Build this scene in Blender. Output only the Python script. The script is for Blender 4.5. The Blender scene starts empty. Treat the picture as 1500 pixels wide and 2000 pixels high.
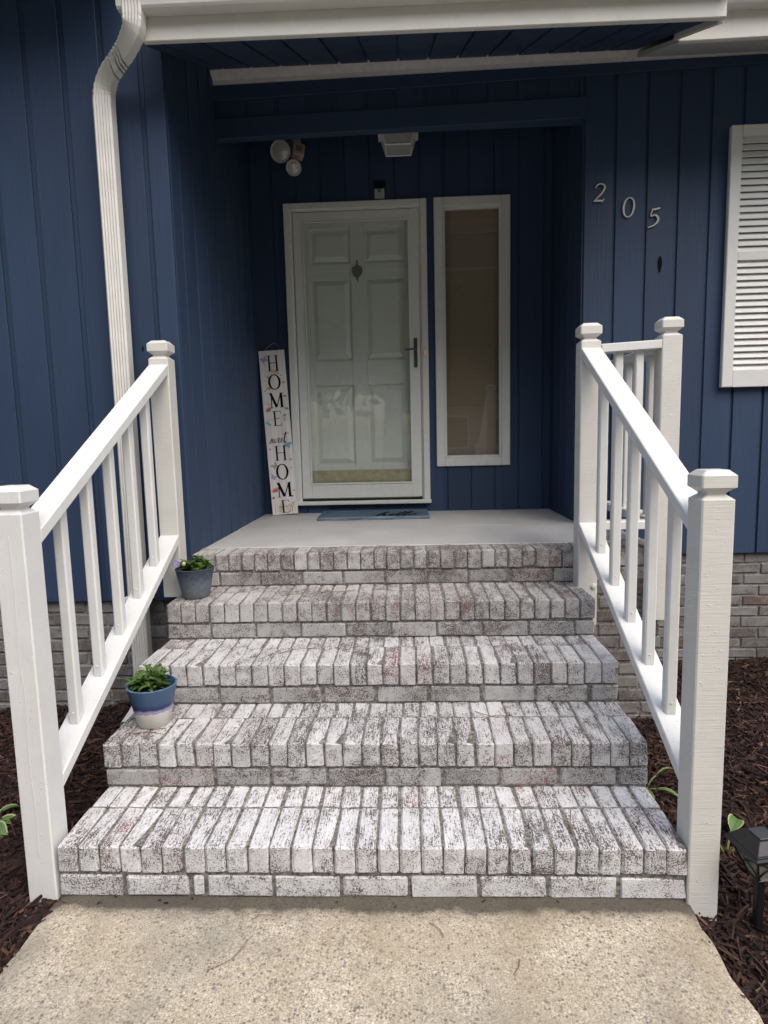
import bpy, bmesh, math, random
from mathutils import Vector, Matrix
import numpy as np
R = math.radians
random.seed(7); rng = np.random.default_rng(7)
C = bpy.context.scene.collection
scene = bpy.context.scene

# ------------------------------------------------------------------ camera
cam_d = bpy.data.cameras.new('camera'); cam = bpy.data.objects.new('camera', cam_d); C.objects.link(cam)
def cam_matrix(loc, yaw, pit, roll):
    m = Matrix.Rotation(yaw, 3, 'Z') @ Matrix.Rotation(pit, 3, 'X') @ Matrix.Rotation(roll, 3, 'Y')
    r, f, u = m.col[0], m.col[1], m.col[2]
    return Matrix(((r[0], u[0], -f[0], loc[0]), (r[1], u[1], -f[1], loc[1]), (r[2], u[2], -f[2], loc[2]), (0, 0, 0, 1)))
cam.matrix_world = cam_matrix((0.1469, -1.7035, 1.3667), 0.0413, -0.1203, 0.0237)
cam_d.sensor_fit = 'VERTICAL'; cam_d.sensor_height = 36; cam_d.lens = 1217.26 / 2000 * 36
cam_d.clip_start = 0.02; cam_d.clip_end = 2000
scene.camera = cam
scene.render.resolution_x, scene.render.resolution_y = 768, 1024

# ------------------------------------------------------------------ light
SUN_EL, SUN_AZ = R(54), R(35)       # azimuth measured from -Y (behind the camera) towards +X
w = bpy.data.worlds.new('World'); scene.world = w; w.use_nodes = True
nt = w.node_tree; bg = nt.nodes['Background']; sky = nt.nodes.new('ShaderNodeTexSky')
sky.sky_type = 'NISHITA'; sky.sun_disc = False; sky.sun_elevation = SUN_EL
sky.sun_rotation = math.pi - SUN_AZ
sky.air_density = 1.0; sky.dust_density = 4.0; sky.ozone_density = 1.0
nt.links.new(sky.outputs[0], bg.inputs[0]); bg.inputs[1].default_value = 0.15
sl = bpy.data.lights.new('sun', 'SUN'); sl.energy = 1.3; sl.angle = R(70); sl.color = (1, .965, .91)
so = bpy.data.objects.new('sun', sl); C.objects.link(so)
sd = Vector((math.sin(SUN_AZ) * math.cos(SUN_EL), -math.cos(SUN_AZ) * math.cos(SUN_EL), math.sin(SUN_EL)))
so.rotation_euler = sd.to_track_quat('Z', 'Y').to_euler(); so.location = (3, -4, 8)
vs = scene.view_settings; vs.view_transform = 'Standard'; vs.look = 'None'; vs.gamma = 1
vs.exposure = 0.78; vs.use_curve_mapping = False
scene.cycles.max_bounces = 7; scene.cycles.transparent_max_bounces = 12

# ------------------------------------------------------------------ materials
MATS = {}
class NB:
    def __init__(s, name):
        s.m = bpy.data.materials.new(name); s.m.use_nodes = True; s.t = s.m.node_tree
        s.b = s.t.nodes['Principled BSDF']; s.out = s.t.nodes['Material Output']; MATS[name] = s.m
    def n(s, typ, **kw):
        nd = s.t.nodes.new(typ)
        for k, v in kw.items():
            if k.startswith('i_'):
                key = k[2:]; nd.inputs[int(key) if key.isdigit() else key.replace('_', ' ')].default_value = v
            else: setattr(nd, k, v)
        return nd
    def l(s, a, b): s.t.links.new(a, b)
    def coords(s, scale=(1, 1, 1), rand=True, space='Object'):
        tc = s.n('ShaderNodeTexCoord'); mp = s.n('ShaderNodeMapping'); mp.inputs['Scale'].default_value = scale
        if rand:
            oi = s.n('ShaderNodeObjectInfo'); mu = s.n('ShaderNodeVectorMath', operation='SCALE'); mu.inputs[0].default_value = (37, 53, 71)
            s.l(oi.outputs['Random'], mu.inputs['Scale']); ad = s.n('ShaderNodeVectorMath', operation='ADD')
            s.l(tc.outputs[space], ad.inputs[0]); s.l(mu.outputs[0], ad.inputs[1]); s.l(ad.outputs[0], mp.inputs[0])
        else: s.l(tc.outputs[space], mp.inputs[0])
        return mp.outputs[0]
    def noise(s, co, scale, detail=3, rough=.6):
        nz = s.n('ShaderNodeTexNoise', i_Scale=scale, i_Detail=detail, i_Roughness=rough); s.l(co, nz.inputs['Vector']); return nz.outputs['Fac']
    def ramp(s, fac, stops):
        r = s.n('ShaderNodeValToRGB'); e = r.color_ramp.elements
        e.remove(e[1]); e[0].position = stops[0][0]; e[0].color = (*stops[0][1], 1)
        for p, c in stops[1:]: q = e.new(p); q.color = (*c, 1)
        s.l(fac, r.inputs[0]); return r.outputs[0]
    def math(s, op, a, b=None, c=None):
        m = s.n('ShaderNodeMath', operation=op)
        for i, v in enumerate((a, b, c)):
            if v is None: continue
            if isinstance(v, (int, float)): m.inputs[i].default_value = v
            else: s.l(v, m.inputs[i])
        return m.outputs[0]
    def mix(s, fac, a, b, blend='MIX'):
        m = s.n('ShaderNodeMix', data_type='RGBA', blend_type=blend)
        for i, v in ((0, fac), (6, a), (7, b)):
            if isinstance(v, (int, float)): m.inputs[i].default_value = v
            elif isinstance(v, tuple): m.inputs[i].default_value = (*v, 1)
            else: s.l(v, m.inputs[i])
        return m.outputs[2]
    def bump(s, h, strength=.3, dist=.01, prev=None):
        b = s.n('ShaderNodeBump', i_Strength=strength, i_Distance=dist); s.l(h, b.inputs['Height'])
        if prev is not None: s.l(prev, b.inputs['Normal'])
        return b.outputs[0]
    def fin(s, col=None, rough=None, normal=None, spec=None, metal=None):
        for k, v in (('Base Color', col), ('Roughness', rough), ('Specular IOR Level', spec), ('Metallic', metal)):
            if v is None: continue
            if isinstance(v, tuple): s.b.inputs[k].default_value = (*v, 1)
            elif isinstance(v, (int, float)): s.b.inputs[k].default_value = v
            else: s.l(v, s.b.inputs[k])
        if normal is not None: s.l(normal, s.b.inputs['Normal'])
        return s.m
def simple(name, col, rough=.5, nscale=20, namt=.12, bump=.1, stretch=(1, 1, 1), metal=0, spec=.5, bdist=.004):
    k = NB(name); co = k.coords(stretch); f = k.noise(co, nscale, 4)
    c = k.ramp(f, [(.25, tuple(v * (1 - namt) for v in col)), (.75, tuple(min(1, v * (1 + namt)) for v in col))])
    return k.fin(c, rough, k.bump(f, bump, bdist), spec, metal)

def brick_mat(name, paint, dark, red, wear, shade=.12, spread=.16, redp=.70):
    """limewashed brick: paint film that is thin in places and worn off in flecks and scuffs"""
    k = NB(name); co = k.coords((1, .55, 1)); oi = k.n('ShaderNodeObjectInfo'); rnd = oi.outputs['Random']
    fine = k.noise(co, 230, 3, .6); mid = k.noise(co, 30, 3, .65); big = k.noise(co, 8, 2, .5)
    scr = k.noise(k.coords((2.6, .2, 2.6)), 120, 3, .6)
    th = k.math('ADD', k.math('MULTIPLY', fine, .55), k.math('MULTIPLY', scr, .45))
    th = k.math('ADD', th, k.math('MULTIPLY', k.math('SUBTRACT', mid, .5), .28))
    th = k.math('ADD', th, k.math('MULTIPLY', k.math('SUBTRACT', big, .5), .16))
    th = k.math('ADD', th, k.math('MULTIPLY', k.math('SUBTRACT', rnd, .5), spread))
    gp = k.n('ShaderNodeNewGeometry'); ws = k.noise(gp.outputs['Position'], 3.2, 4, .6)
    th = k.math('ADD', th, k.math('MULTIPLY', k.math('SUBTRACT', ws, .5), .26))
    worn = k.ramp(th, [(wear - .025, (0, 0, 0)), (wear + .06, (1, 1, 1))])
    thin = k.ramp(th, [(wear - .20, (0, 0, 0)), (wear, (.75, .75, .75))])
    r2 = k.math('FRACT', k.math('MULTIPLY', rnd, 17.3))
    redm = k.math('MULTIPLY', k.ramp(r2, [(redp, (.12, .12, .12)), (redp + .2, (1, 1, 1))]), k.ramp(big, [(.40, (0, 0, 0)), (.60, (1, 1, 1))]))
    dk = k.mix(redm, dark, red)
    r3 = k.math('FRACT', k.math('MULTIPLY', rnd, 41.7))
    pv = k.mix(k.math('MULTIPLY', r3, .8), paint, tuple(v * (1 - shade * 2) for v in paint))
    pv = k.mix(thin, pv, k.mix(.42, paint, dk))
    c = k.mix(k.math('MULTIPLY', worn, .95), pv, dk)
    hgt = k.math('SUBTRACT', k.math('MULTIPLY', mid, .9), k.math('MULTIPLY', worn, .4))
    return k.fin(c, .8, k.bump(hgt, .7, .005), .25)
BD, BRD = (.070, .060, .054), (.19, .062, .048)
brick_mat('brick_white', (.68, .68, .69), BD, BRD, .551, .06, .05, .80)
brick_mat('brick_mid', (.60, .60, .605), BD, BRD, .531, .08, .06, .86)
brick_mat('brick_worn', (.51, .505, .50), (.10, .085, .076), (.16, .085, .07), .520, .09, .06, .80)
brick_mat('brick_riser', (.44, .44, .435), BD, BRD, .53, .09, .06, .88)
brick_mat('wall_brick', (.27, .265, .26), (.085, .075, .07), (.12, .06, .045), .53, .15, .12)
def mortar_mat():
    k = NB('mortar'); co = k.coords(rand=False); f = k.noise(co, 70, 4)
    k.fin(k.ramp(f, [(.3, (.06, .055, .048)), (.5, (.15, .14, .128)), (.72, (.34, .33, .315))]), .95, k.bump(f, .6, .005), .1)
mortar_mat()
def light_mortar():
    k = NB('wall_mortar'); co = k.coords(rand=False); f = k.noise(co, 60, 4)
    k.fin(k.ramp(f, [(.3, (.16, .15, .14)), (.75, (.36, .35, .33))]), .95, k.bump(f, .5, .004), .1)
light_mortar()
def siding(name, col):
    k = NB(name); co = k.coords((1, 1, .05)); f = k.noise(co, 90, 4, .65); co2 = k.coords((1, 1, .25)); g = k.noise(co2, 5, 3)
    oi = k.n('ShaderNodeObjectInfo')
    c = k.ramp(k.math('ADD', k.math('MULTIPLY', g, .6), k.math('MULTIPLY', oi.outputs['Random'], .4)),
               [(.2, tuple(v * .80 for v in col)), (.75, tuple(v * 1.16 for v in col))])
    kn = k.noise(k.coords((1, 1, .4)), 14, 2, .4); knot = k.ramp(kn, [(.70, (0, 0, 0)), (.78, (1, 1, 1))])
    c = k.mix(k.math('MULTIPLY', knot, .25), c, tuple(v * .5 for v in col))
    c = k.mix(k.ramp(f, [(.35, (0, 0, 0)), (.8, (.35, .35, .35))]), c, tuple(v * .68 for v in col)); b1 = k.bump(f, .4, .005); k.fin(c, k.ramp(g, [(.3, (.5, .5, .5)), (.7, (.68, .68, .68))]), b1, .35)
siding('navy_siding', (.024, .047, .098))
def white_paint(name, col, saw=0.0, rough=.42):
    k = NB(name); co = k.coords((1, 1, 1)); f = k.noise(co, 9, 4); sp = k.noise(co, 75, 3, .5)
    c = k.ramp(f, [(.25, tuple(v * .92 for v in col)), (.8, tuple(min(1, v * 1.03) for v in col))])
    blob = k.ramp(sp, [(.66, (0, 0, 0)), (.72, (1, 1, 1))])
    gr = k.noise(k.coords((.35, .35, 9) if saw else (5, .35, .35)), 26, 4, .7)
    nb = k.bump(gr, .20 + saw, .004); nb = k.bump(blob, .38, .004, nb); nb = k.bump(k.noise(co, 240, 2), .12, .002, nb)
    dirt = k.ramp(k.noise(co, 30, 5, .75), [(.66, (0, 0, 0)), (.80, (1, 1, 1))])
    c = k.mix(k.math('MULTIPLY', dirt, .32), c, (.36, .35, .31))
    k.fin(c, rough, nb, .4)
white_paint('white_wood', (.65, .655, .64)); white_paint('sawn_white_wood', (.60, .595, .555), .22)
white_paint('trim_white', (.58, .57, .53), 0, .5)
simple('door_white', (.62, .635, .60), .4, 30, .05, .06)
simple('gutter_metal', (.63, .625, .595), .35, 12, .07, .03)
simple('crown_paint', (.48, .48, .485), .6, 25, .12, .1)
def floor_mat():
    k = NB('porch_paint'); co = k.coords(rand=False); f = k.noise(co, 3.5, 5, .65); g = k.noise(co, 22, 4, .7); h = k.noise(k.coords((1, .3, 1), False), 60, 3, .6)
    c = k.ramp(f, [(.3, (.37, .38, .38)), (.7, (.47, .475, .47))])
    c = k.mix(k.ramp(g, [(.56, (0, 0, 0)), (.72, (.5, .5, .5))]), c, (.26, .25, .235)); c = k.mix(k.ramp(h, [(.70, (0, 0, 0)), (.76, (.5, .5, .5))]), c, (.25, .24, .22))
    k.fin(c, k.ramp(f, [(.3, (.4, .4, .4)), (.7, (.6, .6, .6))]), k.bump(g, .12, .004), .4)
floor_mat()
simple('black_plastic', (.007, .0075, .009), .4, 40, .2, .08)
simple('dark_bronze', (.07, .078, .07), .4, 30, .2, .05, metal=.4)
simple('brass', (.50, .45, .33), .3, 20, .2, .05, metal=.6)
simple('pewter', (.28, .25, .17), .4, 40, .3, .1, metal=.6)
simple('black_ink', (.006, .006, .007), .9, 30, .1, 0, spec=.1)
simple('number_metal', (.43, .43, .40), .35, 30, .1, .05, metal=.1)
simple('cord_fibre', (.22, .21, .19), .9, 60, .2, .2)
simple('potting_soil', (.018, .011, .007), .95, 120, .6, .8)
simple('trunk_bark', (.075, .06, .045), .9, 12, .35, .6, stretch=(1, 1, .2))
simple('lawn', (.075, .09, .045), .95, 3, .35, .4)
simple('sensor_tan', (.40, .33, .25), .6, 30, .2, .05)
simple('lamp_grey', (.40, .40, .39), .5, 30, .1, .05)
simple('far_brick', (.30, .27, .24), .8, 4, .15, .2)
simple('shingle', (.06, .055, .05), .9, 20, .3, .3)
simple('splash_plastic', (.7, .7, .7), .5, 20, .05, .03)
def leafm(name, a, b, sc=30, trans=.25):
    k = NB(name); g = k.n('ShaderNodeNewGeometry'); f = k.noise(k.coords(rand=False), sc, 3)
    v = k.math('ADD', k.math('MULTIPLY', f, .5), k.math('MULTIPLY', g.outputs['Random Per Island'], .5))
    c = k.ramp(v, [(.25, a), (.75, b)]); k.fin(c, .5, None, .4)
    tr = k.n('ShaderNodeBsdfTranslucent'); k.l(c, tr.inputs[0]); mx = k.n('ShaderNodeMixShader', i_0=trans)
    k.l(k.b.outputs[0], mx.inputs[1]); k.l(tr.outputs[0], mx.inputs[2]); k.l(mx.outputs[0], k.out.inputs[0])
leafm('tree_leaf', (.025, .05, .012), (.07, .12, .03), 1)
leafm('pot_leaf', (.025, .07, .012), (.11, .20, .045), 40)
leafm('hosta_green', (.06, .13, .03), (.14, .24, .07), 20)
leafm('hosta_margin', (.26, .33, .13), (.42, .46, .24), 20)
leafm('stem_green', (.16, .22, .06), (.26, .30, .10), 20)
leafm('petal_violet', (.16, .12, .42), (.30, .25, .58), 20)
leafm('bud_cream', (.45, .48, .22), (.6, .6, .36), 20)
for nm, cc in (('ink_orange', (0.52, 0.27, 0.13)), ('ink_red', (0.46, 0.13, 0.08)), ('ink_lilac', (0.33, 0.29, 0.44)), ('ink_green', (0.27, 0.33, 0.13)), ('ink_teal', (0.22, 0.34, 0.37)), ('ink_peach', (0.56, 0.4, 0.3)), ('ink_grey', (.30, .31, .34))):
    simple(nm, cc, .6, 60, .3, 0)
def sign_mat():
    k = NB('sign_board'); co = k.coords((1, 1, .06), False); f = k.noise(co, 45, 4, .6); g = k.noise(k.coords(rand=False), 7, 3)
    c = k.ramp(f, [(.25, (.50, .48, .46)), (.6, (.70, .685, .67))])
    c = k.mix(k.ramp(g, [(.55, (0, 0, 0)), (.75, (.35, .35, .35))]), c, (.50, .44, .50)); k.fin(c, .6, k.bump(f, .1, .002), .3)
sign_mat()
def mulch_mat(name, vary):
    k = NB(name); g = k.n('ShaderNodeNewGeometry'); f = k.noise(k.coords((1, 1, 1), False), 160, 4, .7)
    v = g.outputs['Random Per Island'] if vary else f
    c = k.ramp(v, [(0, (.007, .0042, .0038)), (.45, (.026, .0125, .010)), (.78, (.058, .027, .019)), (.94, (.10, .050, .032)), (1, (.20, .12, .08))])
    c = k.mix(k.math('MULTIPLY', f, .6), c, (.012, .006, .005)); k.fin(c, .8, k.bump(f, .6, .004), .3)
mulch_mat('bark_chip', True); mulch_mat('mulch_soil', False)
def walk_mat():
    k = NB('aggregate_concrete'); co = k.coords(rand=False)
    v = k.n('ShaderNodeTexVoronoi', i_Scale=105.0, feature='F1'); k.l(co, v.inputs['Vector'])
    cell = k.n('ShaderNodeSeparateColor'); k.l(v.outputs['Color'], cell.inputs[0])
    peb = k.ramp(cell.outputs[0], [(0, (.07, .068, .064)), (.22, (.15, .14, .12)), (.36, (.42, .37, .285)), (.7, (.575, .51, .395)), (.97, (.69, .63, .51))])
    inside = k.ramp(v.outputs['Distance'], [(.25, (1, 1, 1)), (.55, (0, 0, 0))])
    f = k.noise(co, 260, 3, .7); sand = k.ramp(f, [(.38, (.20, .178, .138)), (.62, (.64, .565, .435))])
    c = k.mix(k.math('MULTIPLY', inside, .8), sand, peb)
    v2 = k.n('ShaderNodeTexVoronoi', i_Scale=42.0); k.l(co, v2.inputs['Vector']); c2 = k.n('ShaderNodeSeparateColor'); k.l(v2.outputs['Color'], c2.inputs[0])
    big = k.math('MULTIPLY', k.ramp(c2.outputs[1], [(.88, (0, 0, 0)), (.9, (1, 1, 1))]), k.ramp(v2.outputs['Distance'], [(.18, (1, 1, 1)), (.26, (0, 0, 0))]))
    c = k.mix(k.math('MULTIPLY', big, .8), c, (.13, .13, .13))
    st = k.noise(co, 3.2, 4, .6); c = k.mix(k.ramp(st, [(.42, (0, 0, 0)), (.68, (.6, .6, .6))]), c, (.27, .22, .145))
    st2 = k.noise(k.coords((1, 1, 1), True), 2.1, 4, .65); c = k.mix(k.ramp(st2, [(.46, (0, 0, 0)), (.68, (.65, .65, .65))]), c, (.19, .18, .155))
    # dark band with an uneven edge along the foot of the steps
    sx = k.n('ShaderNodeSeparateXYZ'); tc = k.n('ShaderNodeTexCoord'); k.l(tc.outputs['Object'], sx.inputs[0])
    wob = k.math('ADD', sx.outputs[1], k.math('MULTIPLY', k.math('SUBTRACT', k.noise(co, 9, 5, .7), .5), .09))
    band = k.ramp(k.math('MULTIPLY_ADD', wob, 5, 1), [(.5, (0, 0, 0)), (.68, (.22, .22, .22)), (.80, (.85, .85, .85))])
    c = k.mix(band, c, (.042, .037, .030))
    h = k.math('ADD', k.math('MULTIPLY', inside, .6), f); k.fin(c, .85, k.bump(h, .5, .003), .25)
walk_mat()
simple('bounce_concrete', (.42, .385, .32), .85, 6, .18, .2)  # pale concrete for the added light-bouncing slab
def mat_mat():
    k = NB('mat_weave'); tc = k.n('ShaderNodeTexCoord'); sx = k.n('ShaderNodeSeparateXYZ'); k.l(tc.outputs['Object'], sx.inputs[0])
    s = k.math('SINE', k.math('MULTIPLY', sx.outputs[1], 150)); f = k.noise(k.coords((.12, 1, 1), False), 60, 4)
    stripe = k.math('ADD', k.math('MULTIPLY', s, .25), f)
    c = k.ramp(stripe, [(.3, (.045, .085, .125)), (.6, (.075, .125, .17)), (.9, (.24, .30, .35))])
    k.fin(c, .95, k.bump(k.noise(k.coords(rand=False), 300, 2), .8, .004), .1)
mat_mat()
def pot_glaze():
    k = NB('glazed_pot'); tc = k.n('ShaderNodeTexCoord'); sx = k.n('ShaderNodeSeparateXYZ'); k.l(tc.outputs['Object'], sx.inputs[0])
    f = k.noise(k.coords((1, 1, .5), False), 55, 4, .7); g = k.noise(k.coords((1, 1, .15), False), 40, 3)
    z = k.math('ADD', sx.outputs[2], k.math('MULTIPLY', k.math('SUBTRACT', f, .5), .022))
    c = k.ramp(k.math('MULTIPLY', z, 6.4), [(.0, (.64, .62, .57)), (.385, (.64, .62, .57)), (.40, (.15, .14, .34)), (.425, (.40, .39, .50)), (.47, (.16, .16, .36)), (.50, (.012, .02, .085)), (.555, (.018, .035, .12)), (.61, (.035, .078, .155)), (.97, (.05, .105, .19)), (1, (.13, .22, .33))])
    c = k.mix(k.math('MULTIPLY', g, .3), c, k.mix(.5, c, (.04, .05, .08)))
    k.fin(c, .28, k.bump(f, .06, .002), .5)
pot_glaze()
def pot_grey():
    k = NB('zinc_pot'); tc = k.n('ShaderNodeTexCoord'); sx = k.n('ShaderNodeSeparateXYZ'); k.l(tc.outputs['Object'], sx.inputs[0])
    f = k.noise(k.coords(rand=False), 60, 5, .7)
    z = k.math('ADD', k.math('MULTIPLY', sx.outputs[2], 7), k.math('MULTIPLY', k.math('SUBTRACT', f, .5), 1.1))
    c = k.ramp(z, [(.1, (.17, .19, .205)), (.55, (.095, .112, .14)), (.85, (.045, .056, .082))]); k.fin(c, .6, k.bump(f, .2, .003), .3)
pot_grey()
def glass(name, tint, refl=1.0):
    k = NB(name); k.t.nodes.remove(k.b); lw = k.n('ShaderNodeLayerWeight')
    fr = k.math('MULTIPLY_ADD', k.math('POWER', lw.outputs['Facing'], 5.0), .9, .043 * refl)
    tr = k.n('ShaderNodeBsdfTransparent'); tr.inputs[0].default_value = (*tint, 1); gl = k.n('ShaderNodeBsdfGlossy', i_Roughness=.004)
    nz = k.noise(k.coords(rand=False), 2.2, 2); bp = k.bump(nz, .015, .05); k.l(bp, gl.inputs['Normal'])
    mx = k.n('ShaderNodeMixShader'); k.l(fr, mx.inputs[0]); k.l(tr.outputs[0], mx.inputs[1]); k.l(gl.outputs[0], mx.inputs[2]); k.l(mx.outputs[0], k.out.inputs[0])
glass('clear_glass', (.97, .985, .97), 1.15); glass('window_glass', (.94, .93, .91), 2.3)
simple('frosted_glass', (.30, .31, .30), .3, 20, .1, .03)
simple('lens_glass', (.42, .42, .41), .08, 30, .12, .15, spec=.9)
simple('lamp_pane', (.28, .28, .22), .25, 30, .3, .2)
simple('window_shade', (.40, .345, .265), .9, 80, .12, .15)
simple('far_glass', (.03, .035, .04), .1, 5, .1, 0)
def bell_mat():
    k = NB('bell_glow'); k.b.inputs['Base Color'].default_value = (.8, .35, .12, 1); k.b.inputs['Emission Color'].default_value = (1, .42, .12, 1); k.b.inputs['Emission Strength'].default_value = .12
bell_mat()

# ------------------------------------------------------------------ helpers
def link(name, me, mat=None, parent=None, loc=(0, 0, 0), rot=(0, 0, 0)):
    o = bpy.data.objects.new(name, me); C.objects.link(o); o.location = loc; o.rotation_euler = rot
    if parent is not None: o.parent = parent
    if mat and me is not None and len(me.materials) == 0:
        for q in (mat if isinstance(mat, (list, tuple)) else [mat]): me.materials.append(MATS[q])
    return o
def thing(name, label, cat, loc=(0, 0, 0), rot=(0, 0, 0), group=None):
    o = bpy.data.objects.new(name, None); C.objects.link(o); o.location = loc; o.rotation_euler = rot; o.empty_display_size = .1
    return tag(o, label, cat, group)
def tag(o, label=None, cat=None, group=None, kind=None):
    for k, v in (('label', label), ('category', cat), ('group', group), ('kind', kind)):
        if v: o[k] = v
    return o
def smooth(me, ang=40):
    me.shade_smooth(); me.set_sharp_from_angle(angle=R(ang)); return me
class MB:
    """collects shapes for one mesh"""
    def __init__(s): s.v = []; s.f = []; s.mi = []
    def add(s, vs, fs, mi=0):
        n = len(s.v); s.v += [tuple(q) for q in vs]; s.f += [tuple(i + n for i in f) for f in fs]; s.mi += [mi] * len(fs); return s
    def box(s, x0, x1, y0, y1, z0, z1, M=None, mi=0):
        vs = [Vector(p) for p in ((x0, y0, z0), (x1, y0, z0), (x1, y1, z0), (x0, y1, z0), (x0, y0, z1), (x1, y0, z1), (x1, y1, z1), (x0, y1, z1))]
        if M is not None: vs = [M @ p for p in vs]
        return s.add(vs, [(0, 3, 2, 1), (4, 5, 6, 7), (0, 1, 5, 4), (1, 2, 6, 5), (2, 3, 7, 6), (3, 0, 4, 7)], mi)
    def rings(s, rings, cap0=True, cap1=True, mi=0):
        n = len(rings[0]); vs = [p for r in rings for p in r]; fs = []
        for a in range(len(rings) - 1):
            for i in range(n):
                j = (i + 1) % n; fs.append((a * n + i, a * n + j, (a + 1) * n + j, (a + 1) * n + i))
        if cap0: fs.append(tuple(range(n - 1, -1, -1)))
        if cap1: fs.append(tuple((len(rings) - 1) * n + i for i in range(n)))
        return s.add(vs, fs, mi)
    def lathe(s, prof, n=32, c=(0, 0, 0), M=None, mi=0, caps=(True, True)):
        rs = []
        for r, z in prof:
            rr = [Vector((c[0] + r * math.cos(2 * math.pi * i / n), c[1] + r * math.sin(2 * math.pi * i / n), c[2] + z)) for i in range(n)]
            rs.append([M @ p for p in rr] if M is not None else rr)
        return s.rings(rs, *caps, mi=mi)
    def tube(s, pts, rad, n=8, mi=0):
        pts = [Vector(p) for p in pts]; rs = []; rad = rad if isinstance(rad, (list, tuple)) else [rad] * len(pts)
        for i, p in enumerate(pts):
            d = (pts[min(i + 1, len(pts) - 1)] - pts[max(i - 1, 0)]).normalized()
            u = d.cross(Vector((0, 0, 1)) if abs(d.z) < .9 else Vector((1, 0, 0))).normalized(); v = d.cross(u)
            rs.append([p + (u * math.cos(2 * math.pi * k / n) + v * math.sin(2 * math.pi * k / n)) * rad[i] for k in range(n)])
        return s.rings(rs, mi=mi)
    def poly(s, pts, t, M=None, mi=0):
        """2D outline (x,z) thickened along -y from 0 to -t"""
        n = len(pts); vs = [Vector((x, 0, z)) for x, z in pts] + [Vector((x, -t, z)) for x, z in pts]
        if M is not None: vs = [M @ p for p in vs]
        fs = [tuple(range(n)), tuple(range(2 * n - 1, n - 1, -1))] + [(i, n + i, n + (i + 1) % n, (i + 1) % n) for i in range(n)]
        return s.add(vs, fs, mi)
    def stroke(s, pts, wd, t, M=None, closed=False, mi=0):
        """flat ribbon of varying width in x,z, thickness t along -y"""
        n = len(pts); P = [Vector((x, 0, z)) for x, z in pts]; wd = wd if isinstance(wd, (list, tuple)) else [wd] * n; rs = []
        for i in range(n):
            a = P[(i - 1) % n] if closed or i else P[0]; b = P[(i + 1) % n] if closed or i < n - 1 else P[-1]
            d = (b - a).normalized(); q = Vector((-d.z, 0, d.x)) * wd[i] / 2
            r = [P[i] + q, P[i] - q, P[i] - q + Vector((0, -t, 0)), P[i] + q + Vector((0, -t, 0))]
            rs.append([M @ p for p in r] if M is not None else r)
        if closed: rs.append(rs[0]); return s.rings(rs, False, False, mi)
        return s.rings(rs, mi=mi)
    def mesh(s, name, bevel=0, seg=1, smooth_ang=None, jitter=0):
        me = bpy.data.meshes.new(name); me.from_pydata(s.v, [], s.f)
        me.polygons.foreach_set('material_index', s.mi)
        bm = bmesh.new(); bm.from_mesh(me); bmesh.ops.recalc_face_normals(bm, faces=bm.faces)
        if bevel: bmesh.ops.bevel(bm, geom=list(bm.edges), offset=bevel, segments=seg, affect='EDGES', profile=.6, clamp_overlap=True)
        if jitter:
            for v in bm.verts: v.co += Vector((random.uniform(-1, 1), random.uniform(-1, 1), random.uniform(-1, 1))) * jitter
        bm.to_mesh(me); bm.free()
        if smooth_ang: smooth(me, smooth_ang)
        return me
    def build(s, name, mat, parent=None, loc=(0, 0, 0), rot=(0, 0, 0), bevel=0, seg=1, smooth_ang=None, jitter=0):
        return link(name, s.mesh(name, bevel, seg, smooth_ang, jitter), mat, parent, loc, rot)
def catmull(pts, k=6, closed=False):
    P = [np.array(p, float) for p in pts]; n = len(P); out = []
    for i in range(n if closed else n - 1):
        g = lambda j: P[j % n] if closed else P[min(max(j, 0), n - 1)]
        a, b, c, d = g(i - 1), g(i), g(i + 1), g(i + 2)
        for q in range(k):
            t = q / k; out.append(tuple(.5 * (2 * b + (c - a) * t + (2 * a - 5 * b + 4 * c - d) * t * t + (3 * b - a - 3 * c + d) * t ** 3)))
    if not closed: out.append(tuple(P[-1]))
    return out
# bricks: a few worn variants per size, shared between the bricks of that size
BR = {}
def brick(parent, c, dim, mat='brick_mid', wob=.0012, rotj=.006):
    key = (tuple(round(d, 3) for d in dim), mat)
    if key not in BR:
        BR[key] = []
        for i in range(9 if key[0][2] > .07 else 6):
            m = MB().box(-dim[0] / 2, dim[0] / 2, -dim[1] / 2, dim[1] / 2, -dim[2] / 2, dim[2] / 2)
            me = m.mesh('brick', random.uniform(.003, .0075), 1, None, .0016)
            if i % 3 == 0:      # a knocked-off corner or edge
                sx, sz = random.choice((-1, 1)), random.choice((-1, 1, 1)); dd = random.uniform(.003, .007)
                for v in me.vertices:
                    if v.co.x * sx > dim[0] * .3 and v.co.y < -dim[1] * .3 and v.co.z * sz > dim[2] * .3: v.co -= Vector((sx * dd, -dd, sz * dd)) * random.uniform(.5, 1)
            me.materials.append(MATS[mat]); BR[key].append(me)
    me = random.choice(BR[key])
    o = bpy.data.objects.new('brick', me); C.objects.link(o); o.parent = parent
    o.location = [c[i] + random.uniform(-wob, wob) for i in range(3)]
    o.rotation_euler = (random.uniform(-rotj, rotj) * .6, random.uniform(-rotj, rotj) * .6, random.uniform(-rotj, rotj))
    if random.random() < .5 and dim[2] < .07: o.rotation_euler.z += math.pi
    return o

STR, RISE, HW = .315, .163, .94
YL, YR, YB, XS, XR = 1.25, 2.075, 2.86, -.918, 1.165     # projecting wall, window wall, entry wall, side walls
FLOOR = 5 * RISE

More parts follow.
